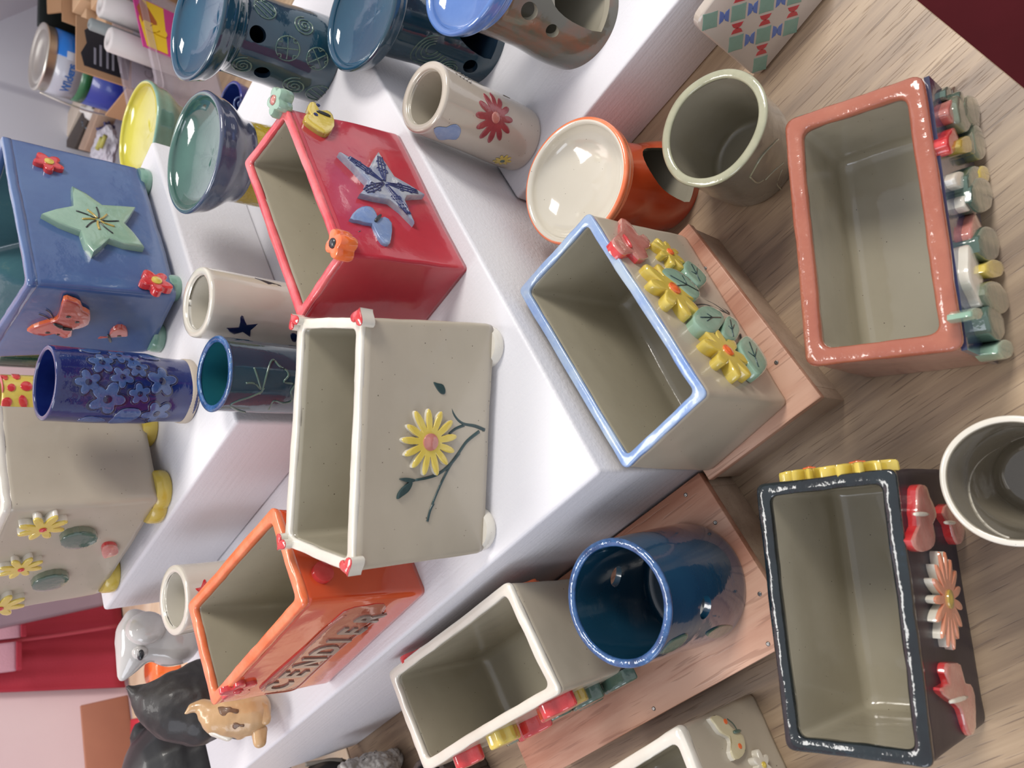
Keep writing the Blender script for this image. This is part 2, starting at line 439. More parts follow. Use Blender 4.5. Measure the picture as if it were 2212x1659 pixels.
CREAMRIM = glaze('cream_rim', 'd2ccbe', 'dcd7cb', 20, .2, .15, .05, .6)
RED = glaze('red_glaze', 'b8323f', 'a92c3a', 12, .22, .08, 0, .6, .4, .62, c3='c2545c')
REDRIM = glaze('red_rim', 'd0434c', 'dc6a6c', 40, .2, .1, 0, .6)
REDB = glaze('bright_red', 'c4262c', 'd64a48', 60, .12, .15, 0, .9)
ORG = glaze('orange_glaze', 'd04e24', 'c84820', 12, .14, .06, 0, 1.0)
ORGRIM = glaze('orange_rim', 'ec6b38', 'f08a60', 40, .2, .1, 0, .6)
ORGF = glaze('orange_front', 'a45038', 'ac604c', 10, .08, .12, 0, 1.0, c3='8e3636')
ORB = glaze('orange_bright', 'e8622c', 'f07a3c', 50, .12, .15, 0, .9)
SAL = glaze('salmon_glaze', 'a86650', '9e5a46', 26, .16, .4, 0, .8)
SALD = glaze('salmon_side', 'b07a6a', 'a87466', 14, .2, .06, .05, .5)
BLRIM = glaze('sky_blue_rim', '7290c4', 'a4b4c4', 34, .22, .1, 0, .6)
NAVYF = glaze('blue_violet_front', '3c3a50', '31406a', 16, .12, .1, 0, .8, c3='4c4250')
STARB = glaze('denim_blue_glaze', '41598a', '536d98', 9, .22, .12, 0, .6, c3='7584a0')
TEALIN = glaze('dark_teal_inside', '2e4c58', '3c5f66', 14, .15, .1, 0, .8, c3='6c7a6e')
NAVY = glaze('navy_glaze', '121c56', '182a66', 22, .14, .15, 0, .8, c3='284678')
NAVYR = glaze('navy_relief', '2a4078', '486290', 60, .14, .2, 0, .8)
NAVYD = glaze('dark_navy_line', '0c1238', '141c50', 40, .15, .1, 0, .8)  # dark navy glaze: outlines of the cup's flowers, leaf edges, swallows
TEAL = glaze('teal_glaze', '16384a', '1c4252', 16, .1, .1, 0, 1.0, c3='22505e')
TEALB = glaze('teal_bowl', '153f5c', '1b5068', 10, .06, .05, 0, 1.0, c3='22626e')
TEALL = glaze('teal_line', '3a5a58', '5c7460', 60, .2, .2, 0, .8)
PETROL = glaze('petrol_glaze', '1c3f5c', '234a66', 12, .1, .1, 0, 1.0, c3='3a4a58')
PETIN = glaze('petrol_inside', '143a50', '1a445a', 12, .15, .1, 0, .9)
PETRIM = glaze('petrol_rim', '203e68', '3c669a', 90, .12, .5, 0, .9, c3='6a7c60')
GRN = glaze('sage_glaze', '86a892', '98b6a0', 40, .14, .15, 0, .9)
GRND = glaze('dark_sage', '4a6258', '5c7262', 40, .14, .2, 0, .9)
GRNM = glaze('olive_sage', '6e7866', '808872', 50, .14, .2, 0, .9)
YEL = glaze('yellow_glaze', 'd2b84c', 'dcc660', 40, .14, .12, 0, .9)
YELD = glaze('ochre_glaze', 'b09440', 'c0a850', 40, .16, .12, 0, .8)
CORAL = glaze('coral_red', 'b04440', 'c05a4c', 60, .14, .2, 0, .9)
PINK = glaze('pink_glaze', 'b86a60', 'cc8c80', 60, .14, .2, 0, .9)
CREAMG = glaze('cream_glaze', 'd8d2c2', 'e2dccd', 30, .14, .1, 0, .8)
DKG = glaze('dark_green_line', '22383a', '2c4848', 60, .3, .2, 0, .5)
BLK = glaze('black_line', '1c1e22', '2a2c30', 60, .3, .1, 0, .5)
LBL = glaze('light_blue_glaze', '7088b4', '8ea0c0', 60, .14, .2, 0, .9)
PALEB = glaze('periwinkle_bowl', '4c70b0', '6688c4', 10, .08, .05, 0, 1.0, c3='8aa2cc')
RUST = glaze('mottled_brown_green', '5c5a50', '6e5444', 22, .16, .1, 0, .8, .42, .55, c3='4c584c')
GREYG = glaze('grey_green_pot', '7c7868', '6c675c', 16, .2, .12, .05, .6, c3='8c8a76')
GREYR = glaze('grey_green_rim', '9a9a80', 'a8a68c', 60, .14, .2, .05, .8)
GREYI = glaze('grey_inside', '96907f', 'a09a8a', 8, .2, .05, .05, .6)
STARBLUE = glaze('white_blue_star', 'a9adb4', '8790a8', 60, .14, .2, 0, .9, .42, .6)
MOUSE = glaze('white_figure', 'cac7c2', 'd2cfca', 10, .12, .06, 0, 1.0)
BLACKF = glaze('black_figure', '1c1a1a', '282524', 30, .5, .3, 0, .15)
TANF = glaze('tan_figure', 'b89468', 'cba87c', 22, .3, .25, 0, .5)
GREENB = glaze('green_bowl', '34564e', '44685e', 14, .08, .06, 0, 1.0, c3='8a886e')
YTEX = glaze('mustard_body', 'a89024', 'b8a23a', 60, .2, .9, 0, .7)
YBOWL = glaze('yellow_bowl', 'bdb434', 'c6bf48', 8, .08, .04, 0, 1.0)
SAGEB = glaze('sage_burner', '6d9484', '7fa694', 20, .12, .08, 0, .9)
TAPES = plain('screw_steel', '8c8a88', .35, .9)

# ------------------------------------------------------------------ the setting
fl = mesh('floor', [(-3.2, -2.2, 0), (4, -2.2, 0), (4, 3.4, 0), (-3.2, 3.4, 0)], [(0, 1, 2, 3)], plain('dark_red_floor', '4a0810', 1.0, c2='560e18', scale=4, bump=.1), smooth=False); fl['kind'] = 'structure'
def wall(name, p, q, mat, h=2.7):
    d = Vector((q[0]-p[0], q[1]-p[1], 0)).normalized(); n = Vector((d.y, -d.x, 0))*-.08
    V = [Vector((*p, 0)), Vector((*q, 0)), Vector((*q, 0))+n, Vector((*p, 0))+n]; V += [v+Vector((0, 0, h)) for v in V]
    o = mesh(name, V, [(0, 1, 2, 3), (4, 5, 6, 7)]+[(i, (i+1) % 4, 4+(i+1) % 4, 4+i) for i in range(4)], mat, smooth=False); o['kind'] = 'structure'; return o
WPINK = plain('pink_wall', 'cdb2b8', .7, c2='d3bcc0', scale=3, bump=.05)
mw, t, b = nt('grey_panelling'); MATS['gp'] = mw
wv = N(t, 'ShaderNodeTexWave', Scale=1.15, Distortion=0.0); wv.bands_direction = 'X'; t.links.new(coords(t), wv.inputs['Vector'])
t.links.new(ramp(t, wv.outputs['Fac'], [(0, hexc('d2d2dc')), (.02, hexc('ecedf4'))]), b.inputs['Base Color']); b.inputs['Roughness'].default_value = .6
wall('wall_left', (-2.3, .545), (.2, 2.11), WPINK)
wall('wall_back', (.2, 2.11), (3.2, 2.62), mw)
# sloping ceiling strip seen in the corner of the frame
def onwall(px, py, p=(.2, 2.11), q=(3.2, 2.62), off=0.0):
    d = Vector((q[0]-p[0], q[1]-p[1], 0)).normalized(); n = Vector((d.y, -d.x, 0)); r_ = ray(px, py)
    k = (Vector((p[0], p[1], 0))+n*off-CAM).dot(n)/r_.dot(n); return CAM+r_*k
e0, e1 = onwall(0, 45), onwall(110, 0); dd = (e1-e0)
P = [e0-dd*1.5, e1+dd*4]; P += [P[1]+Vector((.1, -1.1, .45)), P[0]+Vector((.1, -1.1, .45))]
P2 = [p+Vector((0, .05, .06)) for p in P]
o = mesh('ceiling', P+P2, [(0, 1, 2, 3), (7, 6, 5, 4)]+[(i, (i+1) % 4, 4+(i+1) % 4, 4+i) for i in range(4)], plain('white_ceiling', 'e4e4ec', .7), smooth=False); o['kind'] = 'structure'

# display table and the table behind it
t = thing('display_table', 'wooden display table with grey-brown open grain under all the pottery', 'table', ab(.8, -.42, -.75))
abox('tabletop', -.75, 1.95, -.93, .079, -.03, 0, TABLE, t, .001)
for a_, b_ in ((-.68, -.87), (-.68, .02), (1.88, -.87), (1.88, .02)): abox('leg', a_-.03, a_+.03, b_-.03, b_+.03, -.75, -.03, TABLE, t, .002)
t = thing('beech_table', 'pale beech table behind the white plinths against the pink wall', 'table', ab(.5, -1.2, -.75))
pA, pB = Vector((-.5, 1.668)), Vector((-1.25, 1.198))
def xy(v): return (v[0], v[1])
q0 = ab(1.05, -.94); q1 = ab(-.1, -.94)
box('tabletop', [xy(q1), xy(q0), (pA.x, pA.y-.004), (pB.x, pB.y-.004)], -.035, -.004, BEECH, t, .002)
for x_, y_ in ((-.62, 1.45), (-1.1, 1.15), (-.75, .75), (-.1, 1.55)): box('leg', [(x_-.03, y_-.03), (x_+.03, y_-.03), (x_+.03, y_+.03), (x_-.03, y_+.03)], -.75, -.035, BEECH, t, .002)

# three white painted plinths and two plywood boxes
setp(abox('display_plinth', .159, .824, -.908, -.256, 0, .19, WHITE, None, .0035), 'large low white painted plinth in the centre carrying the red and cream planters', 'display plinth', 'white display plinths')
setp(abox('display_plinth', .475, 1.1, -.2545, .30-.225, 0, .08, WHITE, None, .003), 'lower white painted plinth at right under the dark teal oil burners', 'display plinth', 'white display plinths')
setp(abox('display_plinth', .377, .771, -.868, -.502, .19, .286, WHITE, None, .004), 'top white painted plinth standing on the big one, under the blue star planter', 'display plinth', 'white display plinths')
def plybox(label, a0, a1, b0, b1, screws):
    t = thing('plywood_box', label, 'box', ab((a0+a1)/2, (b0+b1)/2, 0), 0, 'plywood boxes used as stands')
    abox('top_board', a0, a1, b0, b1, .046, .054, PLY, t, .0008)
    th = .012; e = .0015
    abox('side_board', a0+e, a0+th, b0+e, b1-e, 0, .046, PLY2, t, .0006); abox('side_board', a1-th, a1-e, b0+e, b1-e, 0, .046, PLY2, t, .0006)
    abox('side_board', a0+th, a1-th, b1-th, b1-e, 0, .046, PLY2, t, .0006); abox('side_board', a0+th, a1-th, b0+e, b0+th, 0, .046, PLY2, t, .0006)
    for px, py in screws:
        c = at(px, py, .0542); R = [[c+Vector((math.cos(2*PI*j/12), math.sin(2*PI*j/12), 0))*r+Vector((0, 0, z)) for j in range(12)] for r, z in ((.0017, -.001), (.0017, .0002), (.0013, .0005), (.0004, .0002))]
        V, Fs = loft(R); mesh('screw', V, Fs, TAPES, t)
plybox('plywood box under the sky-blue-rimmed planter, beside the big plinth', .147, .331, -.2545, -.144, ((1523, 580), (1677, 783)))
plybox('reddish plywood box with screws in its top, under the petrol blue pot', .016, .157, -.573, -.2585, ((1481, 1069), (1545, 1129), (1641, 1283), (1659, 1391), (1412, 1531)))
# ------------------------------------------------------------------ ornament pieces
def P_(f, px, py, off=0.0): return f.hit(px, py, off)
def slab(name, f, pts, h, mats, parent, label=None, dome=0, off=None, smooth=3, inset=.9, rings=4):
    C, ol = f.outline(pts, h if off is None else off, smooth)
    return relief(name, ol, h, f.mp(C), mats, parent, dome, label, inset, rings), C, ol
def ell(cx, cy, rx, ry, ang=0, n=16, bump=0.0, k=6):
    a = math.radians(ang); out = []
    for i in range(n):
        t = 2*PI*i/n; r = 1+bump*math.cos(k*t); x, y = rx*math.cos(t)*r, ry*math.sin(t)*r
        out.append((cx+x*math.cos(a)-y*math.sin(a), cy+x*math.sin(a)+y*math.cos(a)))
    return out
def flower(f, px, py, tip, n, h, mats, cmat, parent, r0=.3, label=None, cr=.2, name='flower', C=None, R=None, ch=.0018, p=.8, rot=None):
    if C is None: C = f.hit(px, py, h)
    if R is None: T = f.hit(tip[0], tip[1], h); u, v = f.uv(T, C); R = math.hypot(u, v); rot = math.atan2(v, u)
    o = relief(name, petals(n, R, r0, p, rot or 0), h, f.mp(C), mats, parent, 0, label, .88, 5)
    m2 = f.mp(C+f.Nn*(h-.0006))
    relief('flower_centre', [(R*cr*math.cos(2*PI*i/16), R*cr*math.sin(2*PI*i/16)) for i in range(16)], ch, m2, cmat, o, .5, None, .7, 3)
    # creases between the petals
    return o, C, R
def fline(name, f, pts, r, mat, parent, off=.0002, taper=None, k=4, label=None, flat=.5):
    P = catmull([f.hit(x, y)+f.Nn*off for x, y in pts], k)
    return tube(name, P, r, mat, parent, taper, 8, label, (f.Nn, flat))
def butterfly(f, pts, h, mats, body, parent, dots=(), dotmat=None, feelers=(), bodymat=None, label=None, name='butterfly', bw=.0016, smooth=2, off=None):
    o, C, ol = slab(name, f, pts, h, mats, parent, label, 0, off, smooth)
    bodymat = bodymat or BLK
    P = [f.hit(x, y, h)+f.Nn*(h+.0006) for x, y in body]
    tube('insect_body', catmull(P, 4), bw, bodymat, o, lambda t: .55+.45*math.sin(PI*t))
    for x, y, r in dots:
        c = f.hit(x, y, h)
        relief('wing_spot', [(r*math.cos(2*PI*i/10), r*math.sin(2*PI*i/10)) for i in range(10)], .0005, f.mp(c+f.Nn*h), dotmat or BLK, o, .3, None, .7, 2, sink=.0002)
    for L in feelers: fline('feeler', f, L, .0006, bodymat, o)
    return o
def foot(root, f, fu, r, h, z, mat, depth=.012, name='foot', label=None):
    """disc-like foot under the lower edge of a face"""
    c = f.p[2].lerp(f.p[3], fu)-f.Nn*(r-depth*.4); R = []
    for rr, zz in ((r*.92, 0), (r, .002), (r, h*.5), (r*.97, h-.001), (r*.9, h+.001)): R.append([Vector((c.x+rr*math.cos(2*PI*j/28), c.y+rr*math.sin(2*PI*j/28), TZ+z+zz)) for j in range(28)])
    V, Fs = loft(R); return mesh(name, V, Fs, mat, root, label=label, sharp=.9)

# ------------------------------------------------------------------ red planter
c1 = lambda pts: crop(0, 0, 2.9105, pts)
c2 = lambda pts: crop(700, 0, 2.9105, pts)
p = Planter('planter', 'red glazed rectangular planter with a blue and white star on its side', [(740, 548), (616, 230), (528, 352), (643, 692)], [(1013, 582), (862, 287), None, None], .19, .113, .0065, [RED, IN], REDRIM, .004, 2, .0009, .0003, .004)
f = p.face(0, 1); r = p.root
st = [(734, 326), (775, 350), (797, 361), (810, 338), (818, 326), (832, 348), (853, 380), (885, 398), (919, 419), (880, 421), (876, 432), (886, 455), (897, 480), (868, 450), (842, 430), (810, 425), (778, 417), (790, 404), (793, 389), (765, 357)]
o, C, ol = slab('star', f, st, .006, [STARBLUE, STARBLUE], r, 'blue and white patterned star', 0, None, 0)
for (u, v) in [ol[i] for i in (0, 4, 8, 12, 16)]:
    L = math.hypot(u, v); q = Vector((-v, u, 0))/L
    for k in (.38, .6):
        for s_ in (-1, 1):
            m_ = C+f.U*(u*k+q.x*s_*.0035*(1.15-k))+f.V*(v*k+q.y*s_*.0035*(1.15-k))+f.Nn*.0061
            tube('star_line', [m_+f.U*.0022*math.cos(2*PI*g_/10)+f.V*.0022*math.sin(2*PI*g_/10) for g_ in range(11)], .00055, NAVY, o)
    for s_ in (-1, 0, 1):
        pts = [C+f.U*(u*k+q.x*s_*.003*math.sin(k*PI))+f.V*(v*k+q.y*s_*.003*math.sin(k*PI))+f.Nn*.0061 for k in (.05, .3, .55, .8)]
        tube('star_line', catmull(pts, 3), .0007, NAVY, o)
butterfly(f, c2([(165, 1370), (210, 1310), (265, 1290), (310, 1305), (335, 1350), (345, 1375), (385, 1360), (430, 1400), (425, 1500), (410, 1530), (370, 1520), (325, 1450), (305, 1405), (270, 1400), (220, 1385)]), .004, [LBL, LBL], c2([(320, 1395), (355, 1355)]), r, [], None, [c2([(330, 1440), (270, 1440), (215, 1460)]), c2([(325, 1470), (300, 1465), (280, 1480)])], BLK, 'light blue butterfly')
butterfly(f, c1([(1950, 640), (1985, 640), (2010, 690), (2060, 690), (2095, 720), (2105, 790), (2060, 835), (2005, 815), (1940, 770), (1915, 740), (1925, 715), (1960, 720), (1935, 680)]), .0045, [YEL, YELD], c1([(1990, 700), (2075, 735)]), r, [(*c1([(2000, 662)])[0], .0018), (*c1([(1985, 720)])[0], .002)], NAVY, [], BLK, 'yellow butterfly with dark blue spots')
# ornaments fixed on two corners of the rim
def knob(root, px, py, z, R, h, n, mat, cmat, label, name='rim_flower', tilt=(0, 0)):
    c = at(px, py, z); R_ = []
    ol = petals(n, R, .62, 1, .3)
    for s, zz in ((.9, -h*.5), (1, -h*.3), (1, h*.3), (.9, h*.5), (.55, h*.55), (.1, h*.5)): R_.append([c+Vector((x*s+tilt[0]*zz, y*s+tilt[1]*zz, zz)) for x, y in ol])
    V, Fs = loft(R_); o = mesh(name, V, Fs, mat, root, label=label, sharp=.9)
    R_ = [[c+Vector((math.cos(2*PI*j/12)*R*k, math.sin(2*PI*j/12)*R*k, h*.5+zz)) for j in range(12)] for k, zz in ((.35, 0), (.3, .0015), (.1, .002))]
    V, Fs = loft(R_); mesh('flower_centre', V, Fs, cmat, o); return o
knob(r, 606, 222, .304, .013, .012, 5, GRN, PINK, 'sage green flower on the far corner of the rim')
knob(r, 738, 530, .303, .012, .014, 4, ORB, BLK, 'orange bow on the near corner of the rim', 'rim_butterfly')

# ------------------------------------------------------------------ cream planter with the yellow daisy
c7 = lambda pts: crop(700, 520, 2.9105, pts)
p = Planter('planter', 'cream square-sided planter with one yellow daisy and red hearts on its rim corners', [(783, 684), (645, 690), (612, 1178), (763, 1238)], [(1068, 697), None, None, (1046, 1197)], .198, .112, .0075, [OUTC, IN], CREAMRIM, .0035, 3, .0010, .0001, .005)
r = p.root; f = p.face(3, 0)
o, C, R = flower(f, 930, 955, (868, 950), 13, .0035, [YEL, CREAMG], PINK, r, .26, 'yellow daisy with salmon centre', .26)
tp = lambda t: 1.0-.35*t
for pts in ([(1010, 1190), (950, 1165), (870, 1148), (820, 1100), (790, 1020), (768, 940), (752, 905)], [(880, 1160), (830, 1180), (785, 1215)], [(975, 1200), (900, 1260), (850, 1330), (790, 1420), (730, 1540), (680, 1659)], [(850, 1335), (790, 1410), (720, 1465), (650, 1490), (575, 1505)]): fline('stem', f, c7(pts), .0014, DKG, r, 0, tp)
fline('stem', f, crop(700, 1089, 2.9105, [(690, -4), (668, 40), (650, 110)]), .001, DKG, r, 0)
for pts in ([(690, 890), (715, 895), (750, 905), (765, 940), (760, 965), (735, 960), (710, 930)], [(480, 1500), (520, 1490), (575, 1500), (570, 1515), (530, 1520)], [(465, 1625), (470, 1590), (500, 1550), (545, 1515), (560, 1525), (535, 1575), (490, 1610)]): slab('leaf', f, c7(pts), .0012, DKG, r)
for (px, py) in ((640, 695), (778, 686), (612, 1172), (754, 1222)):
    c = at(px, py, .3125); d = (c-p.c); d.z = 0; d.normalize(); s_ = Vector((-d.y, d.x, 0))
    ol = []
    for i in range(24):
        t_ = 2*PI*i/24; x = 16*math.sin(t_)**3/16; y = (13*math.cos(t_)-5*math.cos(2*t_)-2*math.cos(3*t_)-math.cos(4*t_))/16
        ol.append((x*.0072, y*.0072))
    relief('rim_heart', ol, .003, (lambda c, d, s_: lambda u, v, h: c+s_*u-d*v*.9+Vector((0, 0, h)))(c, d, s_), [REDB, CREAMRIM], r, .3, 'red heart' if px > 700 else None, sink=.008)
for fu in (.1, .9): foot(r, f, fu, .017, .0085, .19, CREAMRIM)
g = p.face(1, 2)
for fu in (.12, .88): foot(r, g, fu, .017, .0085, .19, CREAMRIM)

# ------------------------------------------------------------------ orange planter with lettering
c8 = lambda pts: crop(560, 1280, 7.3733, pts)
p = Planter('planter', 'orange glazed planter lettered on its front, on the left of the big plinth', [(655, 1302), (590, 1094), (405, 1306), (456, 1527)], [(922, 1279), None, None, (710, 1478)], .19, .113, .0075, [ORG, IN], ORGRIM, .006, 4, .0010, .0005, .006)
r = p.root; f = p.face(3, 0); g = p.face(0, 1)
o, C, ol = slab('banner', f, c8([(30, 1560), (60, 1480), (600, 1000), (1000, 650), (1350, 310), (1700, 220), (1990, 190), (1980, 330), (1650, 560), (1250, 900), (850, 1270), (620, 1500), (400, 1570), (120, 1610)]), .0016, [ORGF, REDB], r, 'brownish red ribbon panel', 0, None, 2, .93)
fline('raised_edge', f, c8([(60, 1540), (300, 1310), (600, 1010), (900, 710), (1150, 480), (1370, 330)]), .0022, ORGF, r, .001)
fline('raised_edge', f, c8([(90, 1600), (500, 1545), (650, 1460), (850, 1270), (1250, 905), (1650, 580), (1985, 330)]), .0011, ORGF, r, .001)
def text_on(f, s, px, py, px2, py2, size, mat, parent, h=.0012, off=.0016, name='letter', sx=1.0, bold=0.0, label=None):
    """letters one by one on a face from one pixel to another"""
    A_, B_ = f.hit(px, py), f.hit(px2, py2); d = (B_-A_)
    objs = []
    adv = [(.55 if ch in 'Iil1' else 1.0) for ch in s]; tot = sum(adv); x = 0
    for ch, a_ in zip(s, adv):
        k = (x+a_*.5)/tot; x += a_
        if ch == ' ': continue
        cu = bpy.data.curves.new('t', 'FONT'); cu.body = ch; cu.size = size; cu.extrude = h/2; cu.align_x = 'CENTER'; cu.align_y = 'CENTER'; cu.offset = bold; cu.resolution_u = 3
        to = bpy.data.objects.new('t', cu); COL.objects.link(to); bpy.context.view_layer.update()
        me = bpy.data.meshes.new_from_object(to.evaluated_get(bpy.context.evaluated_depsgraph_get()))
        cc = A_+d*k+f.Nn*(off+h/2); U = d.normalized(); Vv = f.Nn.cross(U).normalized()
        if Vv.z < 0: Vv = -Vv
        V = [cc+U*v.co.x*sx+Vv*v.co.y+f.Nn*v.co.z for v in me.vertices]; Fs = [tuple(q.vertices) for q in me.polygons]
        bpy.data.objects.remove(to); bpy.data.curves.remove(cu); bpy.data.meshes.remove(me)
        objs.append((V, Fs))
    if name == 'letter':
        for V, Fs in objs: mesh('letter', V, Fs, mat, parent, smooth=False)
    else:
        V = []; Fs = []
        for v, q in objs: n = len(V); V += v; Fs += [tuple(i+n for i in k) for k in q]
        mesh(name, V, Fs, mat, parent, smooth=False, label=label)
LETTER = glaze('letter_grey', '8a7c74', '9a8478', 40, .2, .1, 0, .8)
A1, B1 = c8([(200, 1540)])[0], c8([(1900, 270)])[0]
text_on(f, 'CENDIER', A1[0], A1[1], B1[0], B1[1], .036, LETTER, r, .0016, .0014, 'letter', .62, .0009)
flower(f, *crop(450, 1080, 3.456, [(225, 1430)])[0], crop(450, 1080, 3.456, [(120, 1500)])[0], 5, .003, [REDB, REDB], REDB, r, .45, 'dark red five-petal flower', .25, p=1.0)
cc = g.hit(*crop(450, 1080, 3.456, [(865, 530)])[0], .004)
relief('button', [(.0085*math.cos(2*PI*i/24), .0085*math.sin(2*PI*i/24)) for i in range(24)], .004, g.mp(cc), [REDB, REDB], r, .2, 'red button', .8)

# ------------------------------------------------------------------ cream planter with blue rim, yellow flowers and green leaves
c9 = lambda pts: crop(1400, 500, 2.7241, pts)
p = Planter('planter', 'beige planter with a pale blue rim and three yellow flowers, on a plywood box', [(1527, 852), (1270, 458), (1121, 627), (1349, 1014)], [(1706, 871), (1480, 505), None, (1533, 1022)], .054, .122, .0062, [OUTC, IN], BLRIM, .0035, 5, .0009, .0003, .005)
r = p.root; f = p.face(0, 1)
for (cc, tip) in (((130, 120), (35, 60)), ((155, 335), (15, 290)), ((470, 700), (335, 640))):
    a_, b_ = c9([cc, tip]); flower(f, a_[0], a_[1], b_, 8, .0075, [YEL, YEL], ORB, r, .32, 'thick yellow flower with an orange centre', .2, p=.7)
for pts in ([(215, 190), (240, 165), (300, 205), (350, 260), (345, 300), (310, 318), (260, 275), (222, 235)], [(80, 232), (130, 208), (210, 245), (290, 320), (312, 375), (285, 395), (240, 370), (160, 300)],
            [(270, 505), (310, 442), (370, 435), (440, 468), (452, 520), (400, 592), (330, 580)], [(455, 525), (478, 490), (530, 520), (547, 580), (520, 635), (478, 635), (440, 600)], [(540, 655), (580, 607), (640, 650), (700, 745), (703, 800), (660, 842), (600, 780), (560, 715)]):
    o, C, ol = slab('leaf', f, c9(pts), .008, [GRN, GRN], r, 'thick sage green leaf')
    cx_ = sum(q[0] for q in pts)/len(pts); cy_ = sum(q[1] for q in pts)/len(pts); ax = max(pts, key=lambda q: math.hypot(q[0]-cx_, q[1]-cy_)); ux, uy = (ax[0]-cx_)*.62, (ax[1]-cy_)*.62
    V0 = lambda x, y: f.hit(*c9([(cx_+x, cy_+y)])[0], .008)+f.Nn*.0081
    tube('vein', [V0(-ux, -uy), V0(0, 0), V0(ux, uy)], .0005, DKG, o)
    for s_ in (-1, 1): tube('vein', [V0(-ux*.2, -uy*.2), V0(ux*.35-uy*.35*s_, uy*.35+ux*.35*s_)], .0004, DKG, o)
butterfly(f, c2([(1790, 1530), (1850, 1470), (1850, 1390), (1905, 1420), (1960, 1500), (1990, 1490), (2035, 1540), (2025, 1580), (2000, 1590), (2020, 1640), (1960, 1650), (1920, 1610), (1870, 1620), (1830, 1590)]), .0055, [PINK, REDB], c2([(1880, 1480), (1930, 1560)]), r, [], None, [], REDB, 'red butterfly', off=.0015)
for pts in ([(478, 482), (390, 400), (310, 335)], [(478, 484), (360, 390), (230, 290), (170, 245)], [(472, 488), (390, 430), (310, 395)], [(478, 488), (400, 455), (330, 430), (245, 435)], [(545, 605), (550, 635)]): fline('stem', f, c9(pts), .0011, DKG, r, 0)

# ------------------------------------------------------------------ salmon planter crusted with leaves
c4 = lambda pts: crop(1980, 160, 4.879, pts)
c5 = lambda pts: crop(1980, 460, 4.879, pts)
p = Planter('planter', 'large salmon-rimmed planter crusted with leaves and butterflies, at the table front', [(1695, 262), (1740, 789), (2074, 754), (1990, 158)], [(1795, 350), (1862, 818), (2150, 788), (2086, 252)], 0, .098, .0095, [SALD, IN], SAL, .009, 6, .0012, .0010, .008, .9, rsq=.6)
r = p.root; f = p.face(2, 3)
C_ = f.O; 
fr = [f.p[0].lerp(f.p[2], .08), f.p[1].lerp(f.p[3], .08), f.p[3].lerp(f.p[1], .02), f.p[2].lerp(f.p[0], .02)]
V = [q-f.Nn*.001 for q in fr]+[q+f.Nn*.0022 for q in fr]
mesh('glazed_front', V, [(0, 1, 2, 3), (4, 5, 6, 7)]+[(i, (i+1) % 4, 4+(i+1) % 4, 4+i) for i in range(4)], NAVYF, r, smooth=False, label='front panel glazed blue-violet')
LV = [(c4, 240, 235, 40, 80, 0, GRND), (c4, 318, 235, 30, 85, 0, RUST), (c4, 250, 435, 55, 125, -5, PINK), (c4, 380, 290, 32, 90, -10, GRND), (c4, 405, 440, 75, 220, -12, GRNM), (c4, 535, 490, 60, 160, -12, GRNM), (c4, 640, 600, 80, 160, -10, GRNM), (c4, 250, 745, 70, 140, 5, REDB), (c4, 440, 770, 90, 100, 10, YELD), (c4, 590, 800, 80, 140, -5, GRNM), (c4, 715, 930, 60, 190, -10, GRNM), (c4, 335, 1150, 75, 100, -20, CREAMG), (c4, 410, 1380, 55, 110, -8, CREAMG), (c4, 550, 1170, 115, 200, -8, GRND), (c4, 735, 1220, 60, 100, -5, YEL), (c4, 770, 1480, 110, 190, -5, GRND),
      (c5, 510, 250, 75, 220, -8, PINK), (c5, 490, 690, 75, 330, -12, CREAMG), (c5, 790, 450, 110, 195, -8, GRND), (c5, 880, 730, 100, 100, 0, YEL), (c5, 880, 990, 110, 190, -25, GRNM), (c5, 740, 1160, 90, 220, -15, GRND), (c5, 840, 1450, 100, 115, 0, GRN), (c5, 530, 1080, 75, 70, 0, GRN)]
for i, (cf, x, y, rx, ry, an, mt) in enumerate(LV):
    bx = mt in (PINK, REDB) or (mt is CREAMG and ry > 300)
    low = 0 if (mt in (CREAMG, PINK, REDB) or i < 3) else 1
    h_ = .009 if mt in (CREAMG, YEL, YELD, REDB, PINK) else .007
    pts = cf(ell(x, y, rx*.95, ry*.93, an, 16, .10 if bx else .04, 4 if bx else 7))
    o, C, ol = slab('butterfly' if bx else 'leaf', f, pts, (h_-.001 if low == 0 else .011), [mt, mt], r, {PINK: 'pink butterfly', REDB: 'red butterfly', YEL: 'yellow leaf', YELD: 'ochre leaf'}.get(mt), .05, (0.0005 if low == 0 else .0055), 2)
g = p.face(0, 3)
relief('leaf', [(.010*math.cos(2*PI*i/20)*(1+.1*math.cos(i*2.5)), .014*math.sin(2*PI*i/20)) for i in range(20)], .008, g.mp(g.frac(.06, .72)), [GRNM, GRNM], r, .1)

# ------------------------------------------------------------------ dark planter with butterflies and an orange flower
c6 = lambda pts: crop(1400, 1050, 2.7241, pts)
DRIM = glaze('black_blue_rim', '0e1116', '182428', 30, .12, .35, 0, .8, c3='2c4668')
DOUT = glaze('aubergine_glaze', '1a1826', '221e2e', 14, .4, .06, 0, 0, c3='1c1c40')
p = Planter('planter', 'dark aubergine planter with a black rim and red butterflies, near the table corner', [(1632, 1047), (1699, 1619), (2011, 1660), (1931, 1013)], [None, None, (2134, 1566), (2040, 1012)], 0, .118, .0072, [DOUT, IN], DRIM, .007, 7, .0010, .0008, .006, .95, rsq=.5)
r = p.root; f = p.face(2, 3); g = p.face(3, 0)
butterfly(f, c6([(1550, 20), (1575, -10), (1605, 5), (1622, 60), (1655, 130), (1662, 180), (1640, 225), (1655, 300), (1645, 355), (1602, 385), (1555, 380), (1518, 320), (1555, 235), (1545, 160), (1548, 100)]), .0055, [PINK, REDB], c6([(1560, 165), (1640, 165)]), r, [], None, [], CREAMG, 'red and pink butterfly', off=.0015)
